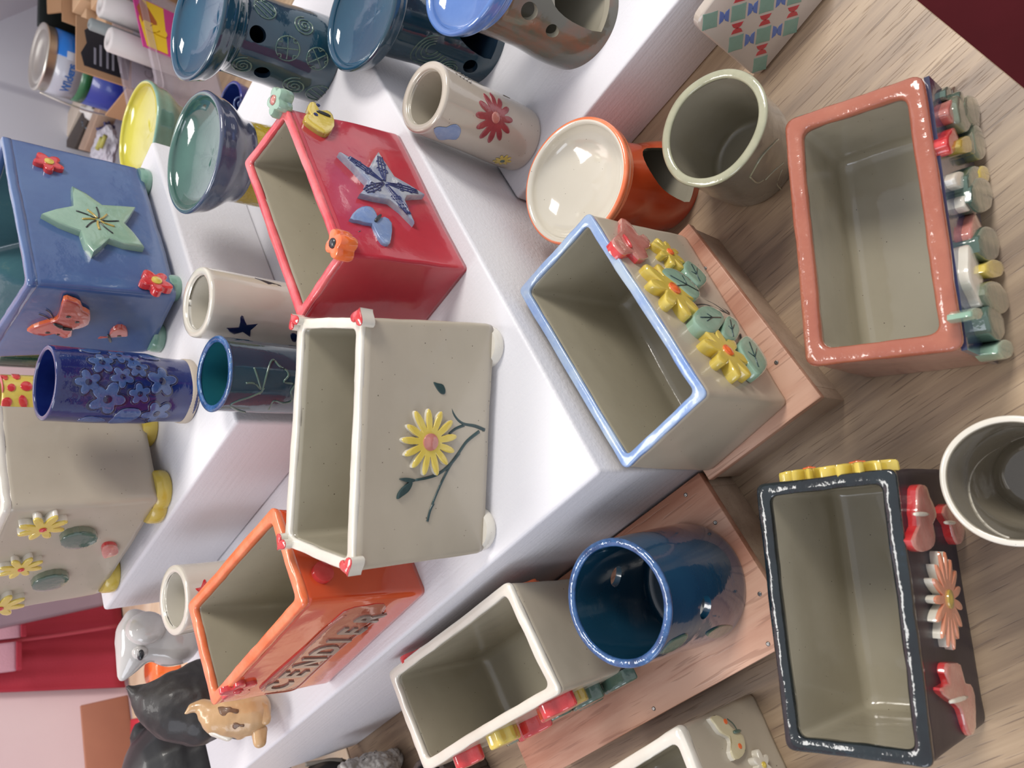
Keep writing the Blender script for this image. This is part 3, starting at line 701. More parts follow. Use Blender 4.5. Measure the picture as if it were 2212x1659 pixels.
butterfly(f, c6([(1700, 160), (1730, 105), (1770, 140), (1800, 190), (1830, 250), (1820, 320), (1790, 345), (1760, 290), (1745, 230)]), .0055, [PINK, REDB], c6([(1740, 215), (1800, 215)]), r, [], None, [], CREAMG, 'red butterfly half hidden by the bowl', off=.0015)
butterfly(f, c6([(1720, 1045), (1760, 1035), (1802, 1045), (1830, 1150), (1862, 1160), (1890, 1230), (1895, 1420), (1860, 1465), (1830, 1400), (1805, 1310), (1760, 1270), (1700, 1220), (1690, 1185), (1735, 1160), (1715, 1100)]), .0055, [PINK, REDB], c6([(1770, 1270), (1870, 1240)]), r, [], None, [], CREAMG, 'large red and pink butterfly', off=.0015)
a_, b_ = c6([(1775, 665), (1790, 420)]); flower(f, a_[0], a_[1], b_, 15, .006, [glaze('peach_glaze', 'e08c68', 'e6a080', 40, .14, .1, 0, .9), CREAMG], YELD, r, .28, 'peach orange daisy with ochre centre', .2)
for fu, R_ in ((.32, .024), (.68, .020)):
    cc = g.frac(fu, .80); flower(g, 0, 0, None, 11, .007, [YEL, YEL], ORB, r, .3, 'yellow flower on the right side', .22, C=cc, R=R_, rot=.2)

# ------------------------------------------------------------------ cream planter on the reddish box
p = Planter('planter', 'plain cream planter with thick ornaments along its front, left of the petrol blue pot', [(1208, 1498), (1095, 1257), (838, 1453), (917, 1668)], [(1390, 1436), None, None, None], .054, .118, .0075, [OUTC, IN], CREAMRIM, .005, 8, .0012, .0004, .006, .96)
r = p.root; f = p.face(3, 0); g = p.face(0, 1); bk = p.face(1, 2)
def slabuv(name, f, fu, fv, ru, rv, h, mats, label=None, n=5, am=.12, ph=0.0):
    C = f.frac(fu, fv); ol = [(ru*math.cos(2*PI*i/40)*(1+am*math.cos(n*2*PI*i/40+ph)), rv*math.sin(2*PI*i/40)*(1+am*math.cos(n*2*PI*i/40+ph))) for i in range(40)]
    return relief(name, ol, h, f.mp(C), mats, r, .06, label)
slabuv('butterfly', f, .84, .80, .017, .013, .010, [REDB, REDB], 'bright red butterfly', 4, .2)
slabuv('flower', f, .80, .58, .016, .012, .008, [YELD, YELD], 'ochre flower', 6)
slabuv('leaf', f, .78, .36, .017, .010, .010, [GRND, GRND], 'dark green leaf', 7, .05)
slabuv('leaf', f, .93, .22, .018, .009, .009, [GRND, GRND], 'dark green leaf', 7, .05)
slabuv('leaf', f, .70, .20, .014, .008, .010, [GRND, GRND], 'dark green leaf', 7, .05)
slabuv('flower', f, .46, .80, .012, .013, .010, [YEL, YEL], 'bright yellow flower', 6, .1)
slabuv('butterfly', f, .50, .55, .018, .010, .012, [REDB, REDB], 'red butterfly', 4, .2)
slabuv('leaf', f, .62, .45, .014, .012, .009, [GRND, GRND], 'dark green leaf', 7, .05)
slabuv('butterfly', f, .18, .80, .015, .012, .011, [REDB, REDB], 'red butterfly', 4, .22)
slabuv('leaf', f, .30, .42, .016, .010, .009, [GRNM, GRNM], 'green leaf', 7, .05)
slabuv('butterfly', bk, .86, .86, .017, .014, .005, [REDB, REDB], 'red butterfly on the back', 4, .2)
slabuv('flower', bk, .13, .62, .013, .013, .0045, [ORB, ORB], 'orange flower on the back', 6, .1)

# ------------------------------------------------------------------ cream planter cut by the frame, with a pale butterfly
hS = .105
RS = [at(1466, 1568, hS), at(1306, 1666, hS)]; dS = (RS[1]-RS[0]).normalized(); 
eS = (at(1506, 1668, hS)-RS[0]).normalized()
p_ = [RS[0], RS[0]+dS*.13, RS[0]+dS*.13+eS*.11, RS[0]+eS*.11]
def pix(P):
    v = P-CAM; q = RT*v.x+FW*v.y-DN*v.z; return (CX+q.x/q.z*F, CY+q.y/q.z*F)
p = Planter('planter', 'cream planter with a pale yellow butterfly, cut by the edge of the photo', [pix(q) for q in p_], [(1627, 1493), None, None, None], 0, hS, .0075, [OUTC, IN], CREAMRIM, .008, 9, .0010, .0008, .007, 1.0)
r = p.root; f = p.face(0, 3)
butterfly(f, c6([(372, 1365), (400, 1345), (440, 1360), (480, 1400), (505, 1425), (530, 1440), (565, 1470), (578, 1540), (560, 1590), (515, 1612), (490, 1560), (495, 1510), (480, 1475), (430, 1450), (395, 1400)]), .005, [glaze('pale_yellow_glaze', 'cfc49c', 'd8cfae', 40, .14, .1, 0, .9), CREAMG], c6([(500, 1450), (540, 1440)]), r, [(*c6([(455, 1385)])[0], .002), (*c6([(540, 1530)])[0], .002)], ORB, [c6([(525, 1440), (500, 1400), (465, 1370)]), c6([(525, 1450), (555, 1500), (570, 1560)])], GRND, 'pale yellow butterfly with orange spots')
flower(f, *c6([(680, 1640)])[0], c6([(620, 1600)])[0], 6, .006, [CREAMG, CREAMG], YEL, r, .4, 'cream flower', .2)

# ------------------------------------------------------------------ denim blue star planter on the top plinth
cb = lambda pts: crop(0, 520, 2.9105, pts)
p = Planter('planter', 'denim blue planter with a sage green star, on the top plinth', [(62, 613), (3, 290), (-85, 560), (-45, 775)], [(383, 640), (302, 359), None, (320, 767)], .295, .130, .007, [STARB, TEALIN], STARB, .008, 10, .0012, .0006, .008)
r = p.root; f = p.face(0, 1); g = p.face(3, 0)
st = [(91, 459), (120, 450), (158, 443), (157, 420), (156, 400), (185, 415), (221, 441), (255, 443), (294, 446), (280, 468), (270, 481), (292, 503), (313, 532), (270, 525), (238, 514), (220, 530), (202, 544), (185, 525), (175, 497), (130, 480)]
o, C, ol = slab('star', f, st, .007, [GRN, GRN], r, 'sage green star with yellow and black lines', 0, None, 0)
for i in range(10):
    th = 2*PI*i/10+.3; L = .020 if i % 2 else .015
    pts = [C+f.U*(math.cos(th+.25*k)*L*k)+f.V*(math.sin(th+.25*k)*L*k)+f.Nn*.0072 for k in (.15, .5, 1)]
    tube('star_line', catmull(pts, 3), .0008 if i % 2 else .0011, BLK if i % 2 else YELD, o)
for cc, tip in (((107, 349), (72, 340)),):
    flower(f, 106, 349, (72, 345), 5, .006, [REDB, REDB], YEL, r, .5, 'red flower with yellow centre', .3, p=1.0)
flower(f, *cb([(985, 250)])[0], cb([(880, 250)])[0], 5, .006, [REDB, REDB], YEL, r, .5, 'red flower with yellow centre', .3, p=1.0)
butterfly(g, cb([(170, 575), (250, 535), (340, 510), (370, 480), (400, 380), (450, 385), (505, 410), (520, 445), (565, 470), (560, 530), (500, 555), (455, 565), (450, 605), (400, 618), (340, 590), (270, 605)]), .004, [CORAL, ORB], cb([(340, 518), (400, 545), (452, 555)]), r, [(*cb([(300, 578)])[0], .0022), (*cb([(430, 478)])[0], .0022), (*cb([(485, 512)])[0], .002), (*cb([(365, 590)])[0], .0016)], BLK, [cb([(345, 510), (320, 460), (290, 435)]), cb([(340, 515), (290, 480), (245, 462)])], BLK, 'coral red butterfly with black spots', bw=.0022)
butterfly(g, cb([(575, 640), (630, 605), (680, 605), (695, 575), (740, 552), (790, 560), (805, 600), (770, 640), (715, 655), (700, 680), (660, 690), (600, 668)]), .004, [CORAL, CORAL], cb([(680, 590), (705, 655)]), r, [(*cb([(632, 650)])[0], .0018), (*cb([(750, 600)])[0], .002), (*cb([(775, 632)])[0], .0012)], BLK, [cb([(685, 600), (650, 570), (612, 568)]), cb([(690, 595), (670, 575), (645, 548)])], BLK, 'small coral red butterfly')
foot(r, f, .93, .016, .011, .286, SAGEB, .014, label='sage green foot'); foot(r, g, .16, .016, .011, .286, SAGEB, .014, label='sage green foot'); foot(r, f, .12, .014, .011, .286, SAGEB, .004, label='sage green foot')

# ------------------------------------------------------------------ cream planter with yellow feet on the top plinth
cf = lambda pts: crop(0, 1080, 6.38, pts)
Y0, Y1, Y3, YT = at(347, 1080, .298), at(306, 885, .298), at(212, 1287, .298), at(8, 1102, .428)
YR = [YT, YT+(Y1-Y0)*1.04, YT+(Y1-Y0)*1.04+(Y3-Y0)*1.04, YT+(Y3-Y0)*1.04]
p = Planter('planter', 'cream planter on yellow feet with yellow flowers, at the left end of the top plinth', [pix(q) for q in YR], [(347, 1080), (306, 885), None, (212, 1287)], .298, .130, .0075, [OUTC, IN], CREAMRIM, .007, 11, .0012, .0006, .008)
r = p.root; f = p.face(3, 0); g = p.face(0, 1)
for cc, tip, n in (((590, 410), (270, 385), 8), ((290, 960), (0, 960), 8), ((-10, 1500), (150, 1330), 8)):
    a_, b_ = cf([cc, tip]); flower(f, a_[0], a_[1], b_, n, .007, [YEL, CREAMG], REDB, r, .25, 'yellow flower with red-brown centre', .15, p=.75)
for x, y, rx, ry, an in ((1085, 535, 260, 112, -8), (690, 1120, 265, 100, -14)):
    slab('leaf', f, cf(ell(x, y, rx, ry, an, 30, .02, 15)), .007, [GRND, GRNM], r, 'dark green oval leaf', .05, .004, 0)
slab('rosebud', f, cf([(1400, 720), (1440, 650), (1520, 630), (1610, 650), (1640, 720), (1600, 770), (1500, 800), (1430, 810)]), .005, [PINK, REDB], r, 'red rosebud', .2)
yf = glaze('yellow_foot', 'c2a83e', 'cdb650', 30, .25, .1, 0, .6)
for ff, fu in ((g, .88), (g, .17), (f, .12), (f, .86)): foot(r, ff, fu, .021, .0135, .286, yf, .018, label='yellow foot')
# ------------------------------------------------------------------ round pots
def pot_thing(name, label, cat, pot, wall, mats, group=None, floor=.06, seed=0, wobble=.0007, bowl=None, bodyname='body', n=96):
    t = thing(name, label, cat, (pot.c0.x, pot.c0.y, pot.c0.z), 0, group)
    b = pot_mesh(bodyname, pot, wall, floor, mats, t, seed=seed, wobble=wobble, bowl=bowl, n=n); return t, b
def lip(pot, wall, mat, parent, n=96, seed=0, wobble=.0007, h=.003, over=.0008, label=None):
    R = []; L = pot.c1.z-pot.c0.z
    for a in range(12):
        q = 2*PI*a/12; cs, sn = math.cos(q), math.sin(q); cs = math.copysign(abs(cs)**.7, cs)
        ring = []
        for j in range(n):
            th = 2*PI*j/n; t = 1-h*.42/L+sn*h*.55/L; P = pot.pt(th, 1, -wall*.5+cs*(wall*.5+over)); P.z = pot.c1.z-h*.4+sn*h*.5
            ring.append(P+wob(pot.pt(th, 1), wobble, 22, seed))
        R.append(ring)
    V, Fs = loft(R, close=True); return mesh('rim', V, Fs, mat, parent, label=label)
def pslab(name, pot, pts, h, mats, parent, label=None, smooth=3, dome=0, rings=4):
    (th, t), ol = pot.outline(pts, smooth); return relief(name, ol, h, pot.mp(th, t), mats, parent, dome, label, .9, rings)
def pflower(name, pot, px, py, R, n, h, mats, parent, r0=.35, rot=0, cm=None, cr=.25, p=.8, label=None, under=None, pts=9):
    q = pot.hit(px, py)
    if not q: return
    m = pot.mp(*q)
    o = relief(name, petals(n, R, r0, p, rot, pts, .04), h, m, mats, parent, 0, label, .86, 4)
    if under: relief('outline', petals(n, R*1.15, r0*1.15, p*.8, rot, pts, .0), .0005, m, under, o, 0, None, .9, 4)
    if cm: relief('flower_centre', [(R*cr*math.cos(2*PI*i/14), R*cr*math.sin(2*PI*i/14)) for i in range(14)], .0007, (lambda m: lambda u, v, hh: m(u, v, h+hh-.0002))(m), cm, o, .3, None, .7, 2)
    return o
def pline(pot, pts, r, mat, parent, name='raised_line', off=.0002, k=4):
    P = pot.line(pts, off, k)
    return tube(name, P, r, mat, parent)
def pspiral(pot, px, py, R, turns, r, mat, parent, name='spiral'):
    q = pot.hit(px, py)
    if not q: return
    m = pot.mp(*q); K = int(turns*18)
    tube(name, [m(R*(1-i/K)*math.cos(2*PI*turns*i/K), R*(1-i/K)*math.sin(2*PI*turns*i/K), .0002) for i in range(K)], r, mat, parent)
def phatch(pot, px, py, R, mat, parent, cross=True, ang=0.0):
    q = pot.hit(px, py)
    if not q: return
    m = pot.mp(*q)
    o = tube('stamp_outline', [m(R*math.cos(2*PI*i/28), R*math.sin(2*PI*i/28), .0002) for i in range(29)], .0007, mat, parent)
    def ln(a, b):
        A_ = [(a[0]+(b[0]-a[0])*k/6, a[1]+(b[1]-a[1])*k/6) for k in range(7)]; ca, sa = math.cos(ang), math.sin(ang)
        tube('stamp_line', [m(x*ca-y*sa, x*sa+y*ca, .0002) for x, y in A_], .0006, mat, o)
    for k in (-.5, 0, .5):
        w_ = math.sqrt(1-k*k)*R*.92
        if cross: ln((k*R, -w_), (k*R, -abs(k)*R)); ln((k*R, abs(k)*R), (k*R, w_)); ln((-w_, k*R), (-abs(k)*R, k*R)); ln((abs(k)*R, k*R), (w_, k*R))
        else: ln((-w_, k*R), (w_, k*R))
k0 = lambda pts: crop(0, 700, 4.148, pts)
# navy cup with flowers
pot = Pot((-.0384, .7327), (-.0384, .7327), .286, .4098, [(0, .0314), (.10, .0304), (.22, .0306), (.36, .0333), (1, .0331)])
t, b = pot_thing('cup', 'tall navy blue cup covered in carved flowers', 'cup', pot, .0045, [NAVY, NAVY], 'tall ceramic cups', seed=1)
b.data.materials.append(CLAYM := glaze('bare_clay', 'b8ac9c', 'c0b4a4', 30, .6, .1, .1, 0))
R = []; 
for rr, zz in ((.0310, 0), (.0317, .001), (.0317, .006), (.0312, .008)): R.append([pot.c0+Vector((rr*math.cos(2*PI*j/64), rr*math.sin(2*PI*j/64), zz+.0003*math.sin(5*2*PI*j/64))) for j in range(64)])
V, Fs = loft(R); mesh('foot_ring', V, Fs, CLAYM, t, label='bare clay foot')
sc = .0331*2/165/4.148*1.02
for x, y, R_, rot in ((790, 520, 105, .3), (960, 670, 145, .9), (910, 350, 105, .1), (1095, 475, 92, .6), (1450, 515, 130, 1.2), (1250, 625, 92, .2), (1235, 400, 90, 0), (1400, 795, 125, .5), (1060, 292, 88, .8), (1175, 325, 70, .3)):
    px, py = k0([(x, y)])[0]; pflower('flower', pot, px, py, R_*sc*1.08, 5, .0012, [NAVYR, NAVYD], t, .45, rot, NAVYD, .24, .9, None, NAVYD)
for pts in ([(960, 880), (1050, 790), (1130, 750), (1240, 760), (1260, 800), (1200, 850), (1100, 878)], [(690, 860), (760, 828), (860, 822), (940, 850), (900, 868)], [(700, 232), (800, 235), (900, 255), (860, 272), (780, 262)], [(1240, 285), (1330, 290), (1430, 322), (1400, 332), (1300, 318)]): pslab('leaf', pot, k0(pts), .0011, [NAVYR, NAVYD], t)
# teal cup with a butterfly
k1 = lambda pts: crop(0, 520, 2.9105, pts)
pot = Pot((-.0159, .6110), (-.0159, .6123), .19, .317, [(0, .0308), (1, .0315)], .02)
t, b = pot_thing('cup', 'dark teal cup with a raised butterfly outline, beside the cream daisy planter', 'cup', pot, .0045, [TEAL, glaze('teal_cup_inside', '1d5a68', '2a6c70', 12, .1, .1, 0, 1)], 'tall ceramic cups', seed=2)
lip(pot, .0045, PETRIM, t, seed=2)
for pts in ([(1645, 950), (1675, 850), (1700, 765), (1722, 752), (1750, 785), (1800, 815), (1812, 850), (1785, 890), (1850, 903), (1830, 950), (1835, 1005), (1780, 1020), (1720, 1008), (1690, 1060)], [(1645, 950), (1570, 983), (1500, 1005), (1450, 1032), (1490, 1062), (1540, 1075)], [(1640, 930), (1620, 860), (1597, 797)], [(1640, 935), (1600, 898), (1545, 895)], [(1630, 965), (1660, 925)]): pline(pot, k1(pts), .0009, TEALL, t, 'butterfly_line')
# cream cup with swallows
pot = Pot((.0452, .6580), (.0452, .6591), .19, .317, [(0, .0308), (1, .0316)], .015)
CUPW = glaze('cup_white', 'c8c2b4', 'cfcabd', 10, .14, .06, .04, .9)
t, b = pot_thing('cup', 'cream cup painted with dark blue swallows, between the blue planter and the red one', 'cup', pot, .0075, [CUPW, CUPW], 'tall ceramic cups', seed=3, wobble=.0012)
for pts in ([(1425, 550), (1500, 545), (1510, 480), (1530, 475), (1552, 528), (1622, 520), (1575, 562), (1572, 603), (1525, 572), (1470, 585)], [(1600, 240), (1690, 233), (1762, 285), (1755, 300), (1728, 345), (1705, 342), (1695, 280)], [(1825, 590), (1850, 580), (1872, 600), (1860, 632), (1835, 628)]): pslab('swallow', pot, k1(pts), .0007, NAVYD, t, 'dark blue swallow', 2)
# small cream cup with a red bird
pot = Pot((-.2383, .7085), (-.2383, .7092), .19, .290, [(0, .0320), (1, .0328)], .01)
t, b = pot_thing('cup', 'cream cup with a small red bird, behind the orange planter', 'cup', pot, .0075, [CUPW, CUPW], 'tall ceramic cups', seed=4)
pslab('bird', pot, crop(180, 1080, 5.53, [(1335, 1060), (1400, 1045), (1430, 965), (1455, 960), (1485, 1040), (1500, 1060), (1440, 1100), (1390, 1110)]), .0006, REDB, t, 'red bird', 2)
# tall off-white cup with red flower
k5 = lambda pts: crop(780, 60, 4.1475, pts)
pot = Pot((.2399, .5122), (.2399, .5122), .08, .202, [(0, .0290), (.04, .0303), (1, .0305)], .01)
t, b = pot_thing('cup', 'tall off-white cup with a dark red flower, on the lower plinth', 'cup', pot, .0078, [glaze('offwhite_cup', 'b8aea0', 'c2b9ab', 8, .18, .08, .1, .7), glaze('offwhite_cup_inside', 'b0a898', 'bab2a2', 8, .2, .05, .08, .5)], 'tall ceramic cups', seed=5, wobble=.001)
DRED = glaze('dark_red_relief', '8c3c42', 'a04a4e', 60, .2, .3, 0, .7)
px, py = k5([(1200, 805)])[0]; pflower('flower', pot, px, py, .0225, 12, .0011, [DRED, DRED], t, .3, .2, PINK, .22, .6, 'dark red flower')
pslab('butterfly', pot, k5([(650, 900), (700, 880), (760, 885), (800, 870), (850, 860), (890, 900), (885, 950), (850, 995), (780, 990), (700, 995), (665, 950)]), .001, [LBL, BLK], t, 'grey-blue butterfly', 2)
px, py = k5([(1265, 1185)])[0]; pflower('flower', pot, px, py, .009, 9, .001, [YEL, BLK], t, .4, .2, GRND, .25, .7, 'small yellow flower')
pslab('leaf', pot, k5([(1235, 570), (1290, 590), (1380, 640), (1400, 665), (1330, 640), (1270, 610)]), .0009, RUST, t)
for i in range(5):
    x = 840+i*30; pline(pot, k5([(x, 385+i*20), (x+22, 395+i*18), (x+20, 425+i*18), (x+4, 410+i*20)]), .0005, RUST, t, 'twig_line')
# grey-green pot
pot = Pot((.214, .3040), (.2087, .2900), 0, .100, [(0, .0400), (.5, .0420), (1, .0432)], .02)
t, b = pot_thing('pot', 'grey-green pot with scratched lines, behind the salmon planter', 'pot', pot, .0055, [GREYG, GREYI], None, seed=6, wobble=.0012)
lip(pot, .0055, GREYR, t, seed=6, wobble=.0012, h=.004)
k3 = lambda pts: crop(1400, 0, 2.7241, pts)
for pts in ([(770, 820), (720, 870), (660, 940), (600, 1040)], [(800, 960), (740, 1010), (690, 1060)], [(600, 1040), (640, 1075), (680, 1060)], [(790, 1000), (760, 1080), (790, 1120), (820, 1140)]): pline(pot, k3(pts), .0007, GREYR, t, 'scratched_line')
# petrol blue pot with holes
pot = Pot((-.1455, .2926), (-.1455, .2926), .054, .161, [(0, .0470), (.05, .0474), (.6, .0455), (1, .0436)], .015)
t, b = pot_thing('pot', 'petrol blue pot with round holes in its wall, on the reddish box', 'pot', pot, .0052, [PETROL, PETIN], None, seed=7, wobble=.0012)
cs = []
for (px, py, far) in ((1526, 1313, False), (1329, 1244, True)):
    q = pot.hit(px, py, far) if not far else None
    if far:
        rr = ray(px, py); best = None
        for i in range(2000):
            P = CAM+rr*(.2+i*.0005); tt = (P.z-pot.c0.z)/(pot.c1.z-pot.c0.z); d = math.hypot(P.x-pot.c0.x, P.y-pot.c0.y)
            if tt < 1 and d > pot.r(tt)-.005 and i > 10: best = (math.atan2(P.y-pot.c0.y, P.x-pot.c0.x), tt); break
        q = best
    c = pot.pt(q[0], q[1]); cs.append(cutter(c, (math.cos(q[0]), math.sin(q[0]), 0), .0085, .0075, .012, PETIN))
cut(b, cs)
lip(pot, .0052, PETRIM, t, seed=7, wobble=.0013, h=.004, over=.0005)
pslab('leaf', pot, c6([(345, 880), (380, 845), (440, 820), (500, 825), (470, 860), (400, 895)]), .001, TEALL, t); pslab('leaf', pot, c6([(70, 985), (120, 925), (180, 890), (235, 875), (200, 930), (130, 975)]), .001, TEALL, t)
# big beige bowl cup at the near edge
pot = Pot((-.026, .078), (-.0275, .0795), 0, .09, [(0, .024), (.1, .029), (.6, .0355), (1, .0376)])
t, b = pot_thing('cup', 'beige glazed mug-like cup at the right edge of the photo, nearest the camera', 'cup', pot, .0042, [CREAMRIM, glaze('bowl_inside', '8a8272', '9a9282', 8, .1, .12, 0, .9)], None, seed=8, wobble=.0009)
for i in range(9):
    q = .9+i*.22; z_ = .25+.07*i
    tube('throwing_line', [pot.pt(q+.5*k/8, z_+.15*k/8, -.0042-.0002) for k in range(9)], .0005, CREAMRIM, t)

# ------------------------------------------------------------------ oil burners: open body, arch and holes, dish on top
def burner(label, c0, c1, z0, z1, rb, rn, rt, bmats, bowlmat, arch_dir=None, holes=(), dish=.02, group='oil burners', neck=.8, lipmat=None, archw=.030, archh=.05, wall=.0055, seed=0):
    pot = Pot(c0, c1, z0, z1, [(0, rb), (.1, rb), (neck*.6, rn*1.02), (neck, rn), (.9, rt*.93), (1, rt)])
    t = thing('oil_burner', label, 'oil burner', (pot.c0.x, pot.c0.y, pot.c0.z), 0, group)
    L = pot.c1.z-pot.c0.z; n = 96; R = []
    def ring(tt, dr, r=None, wb=.0006): return [pot.pt(2*PI*j/n, tt, dr, r)+wob(pot.pt(2*PI*j/n, tt), wb, 22, seed) for j in range(n)]
    tn = neck+.02
    for i in range(31): R.append(ring(tn*i/30, 0))
    for i in range(31): R.append(ring(tn*(1-i/30), -wall))
    V, Fs = loft(R, close=True)
    b = mesh('body', V, Fs, bmats, t, mi=[0 if i//n < 30 else 1 for i in range(len(Fs))])
    cs = []
    if arch_dir is not None:
        a = arch_dir; c = pot.pt(a, 0)+Vector((0, 0, .011)); cs.append(cutter(c, (math.cos(a), math.sin(a), 0), archw, archh, .03, bmats[1], arch=True))
    for px, py, r_ in holes:
        q = pot.hit(px, py)
        if q: cs.append(cutter(pot.pt(*q), (math.cos(q[0]), math.sin(q[0]), 0), r_, r_, .011, bmats[1]))
    if cs: cut(b, cs)
    R = []
    for rr, zz in ((rb-wall*1.2, .0005), (rb-wall*.6, .001), (rb-wall*.6, .006), (rb-wall*1.4, .0065)): R.append([pot.c0+Vector((rr*math.cos(2*PI*j/n), rr*math.sin(2*PI*j/n), zz)) for j in range(n)])
    V, Fs = loft(R); mesh('base', V, Fs, bmats[1], t)
    R = []
    for i in range(13): R.append(ring(neck-.01+(1-neck+.01-.006/L)*i/12, .0004))
    for a in range(7):
        th = PI*a/6; R.append(ring(1-.003/L*(1-math.sin(th)), -.003*(1-math.cos(th))))
    ri = pot.r(1)-.006
    for i in range(1, 13):
        u = i/12; R.append(ring(1-(dish*math.sin(u*PI/2)+.002)/L, 0, ri*max(.03, math.cos(u*PI/2)**.8), .0003))
    V, Fs = loft(R, cap0=True); 
    d = mesh('dish', V, Fs, [bmats[0] if lipmat is None else lipmat, bowlmat], t, mi=[0 if i//n < 16 else 1 for i in range((len(R)-1)*n)]+[0]*n+[1]*n)
    return t, pot, b, d
TB = glaze('teal_inner', '12202c', '16283a', 20, .3, .1, 0, .5)
k2 = lambda pts: crop(0, 0, 2.9105, pts)
h1 = [(*k2([(1620, 215)])[0], .0078), (*k2([(1648, 458)])[0], .0078)]
t, pot, b, d = burner('dark teal oil burner stamped with spirals and crosses, nearest the paint tin', (.3229, .7132), (.3178, .7260), .1908, .315, .0445, .0400, .0600, [TEAL, TB], TEALB, None, h1, .018, seed=1, neck=.76)
for x, y, R_ in ((1915, 165, .0105), (1525, 410, .0105), (1850, 540, .012), (1410, 500, .009)): px, py = k2([(x, y)])[0]; pspiral(pot, px, py, R_, 3, .0008, TEALL, t)
for x, y, R_, cr, an in ((1808, 305, .0115, True, .2), (1995, 370, .0105, True, .7), (1665, 55, .0105, False, .9), (2000, 590, .012, False, 1.2)): px, py = k2([(x, y)])[0]; phatch(pot, px, py, R_, TEALL, t, cr, an)
k4 = lambda pts: crop(700, 0, 2.9105, pts)
t, pot, b, d = burner('dark teal oil burner with an arched opening, middle one on the lower plinth', (.3525, .5870), (.3335, .6045), .08, .215, .0425, .0330, .0557, [TEAL, TB], TEALB, -1.75, [(*k4([(920, 420)])[0], .0075)], .014, seed=2, archw=.022, archh=.046, neck=.82)
for i, s_ in enumerate((1, .78, .56, .34)):
    q = pot.hit(*k4([(665, 330)])[0])
    if q:
        m = pot.mp(*q); tube('carved_arc', [m(.018*s_*math.cos(a/12*PI*1.5)+.006*(1-s_), .018*s_*math.sin(a/12*PI*1.5), .0002) for a in range(13)], .0008, TEALL, t)
px, py = k4([(790, 425)])[0]; pspiral(pot, px, py, .009, 3, .0008, TEALL, t)
t, pot, b, d = burner('mottled brown oil burner with a periwinkle blue dish, right of the teal ones', (.341, .4491), (.3440, .4900), .08, .190, .0445, .0385, .0505, [RUST, GREYI], PALEB, -1.7, [(*k4([(1290, 70)])[0], .0072), (*k4([(1435, 195)])[0], .0056)], .016, seed=3, lipmat=PALEB, archw=.020, archh=.05)
ORBOWL = glaze('orange_burner_dish', 'cfc8b8', 'd6d0c2', 8, .1, .03, .08, 1.0)
t, pot, b, d = burner('orange oil burner with a cream dish and an arched opening', (.2002, .3974), (.1740, .4010), 0, .124, .0440, .0370, .0545, [ORG, GREYI], ORBOWL, -1.5, [], .022, seed=4, lipmat=ORGRIM, neck=.78, archw=.024, archh=.062)
t, pot, b, d = burner('oil burner with a mossy green dish on a mustard yellow body', (.197, .70), (.1893, .7163), .19, .310, .0400, .0400, .0590, [YTEX, YTEX], GREENB, None, [], .016, seed=5, lipmat=glaze('slate_blue_lip', '3f5268', '4a4a60', 14, .12, .1, 0, .9, c3='4f7468'), neck=.66)
t, pot, b, d = burner('sage green oil burner with a bright yellow dish, behind the white plinths', (.345, 1.225), (.3244, 1.195), 0, .20, .055, .050, .0749, [SAGEB, SAGEB], YBOWL, None, [], .018, seed=6, lipmat=SAGEB, neck=.7)
pot = Pot(at(508, 234, .10).to_2d(), at(508, 234, .10).to_2d(), 0, .11, [(0, .03), (.7, .034), (1, .038)])
t, b = pot_thing('pot', 'dark blue pot with a glossy glaze, behind the green burner dish', 'pot', pot, .005, [glaze('cobalt', '141e6c', '1c2a80', 20, .1, .1, 0, 1), NAVY], None, seed=9)
pspiral(pot, 520, 228, .012, 2, .0012, NAVYR, t)

# things standing behind the navy cup on the top plinth
c_ = at(20, 842, .362); pot = Pot((c_.x-.012, c_.y), (c_.x-.012, c_.y), .286, .375, [(0, .028), (.5, .0315), (1, .030)])
t, b = pot_thing('cup', 'yellow cup with red petal spots, left edge of the photo behind the navy cup', 'cup', pot, .005, [YEL, YELD], 'tall ceramic cups', seed=10)
for x, y, rx, ry, an in ((140, 465, 45, 28, 35), (35, 465, 45, 25, 50), (235, 560, 55, 42, 10), (100, 572, 38, 34, 0), (55, 705, 55, 45, -40), (205, 695, 38, 60, -15), (0, 585, 30, 40, 0)): pslab('petal_spot', pot, k0(ell(x, y, rx, ry, an, 12)), .0012, REDB, t, None, 0, .4)
c_ = at(35, 785, .35); pot = Pot((c_.x+.022, c_.y+.060), (c_.x+.022, c_.y+.060), .286, .36, [(0, .028), (1, .030)])
t, b = pot_thing('cup', 'bottle green cup squeezed between the blue and the cream planter', 'cup', pot, .005, [glaze('bottle_green', '1c3c2c', '24483a', 20, .12, .1, 0, 1), GRND], 'tall ceramic cups', seed=11)

# ------------------------------------------------------------------ patterned tile leaning on the lower plinth
TILE = glaze('tile_clay', 'b4a89c', 'bdb2a6', 12, .2, .08, .05, .6)
tb0, tb1 = at(1632, 166, .001), at(1742, 34, .001)
dirb = (tb1-tb0).normalized(); nf = Vector((-dirb.y, dirb.x, 0)); nf = nf if nf.dot(AW) > 0 else -nf
W_ = (tb1-tb0).length*1.0
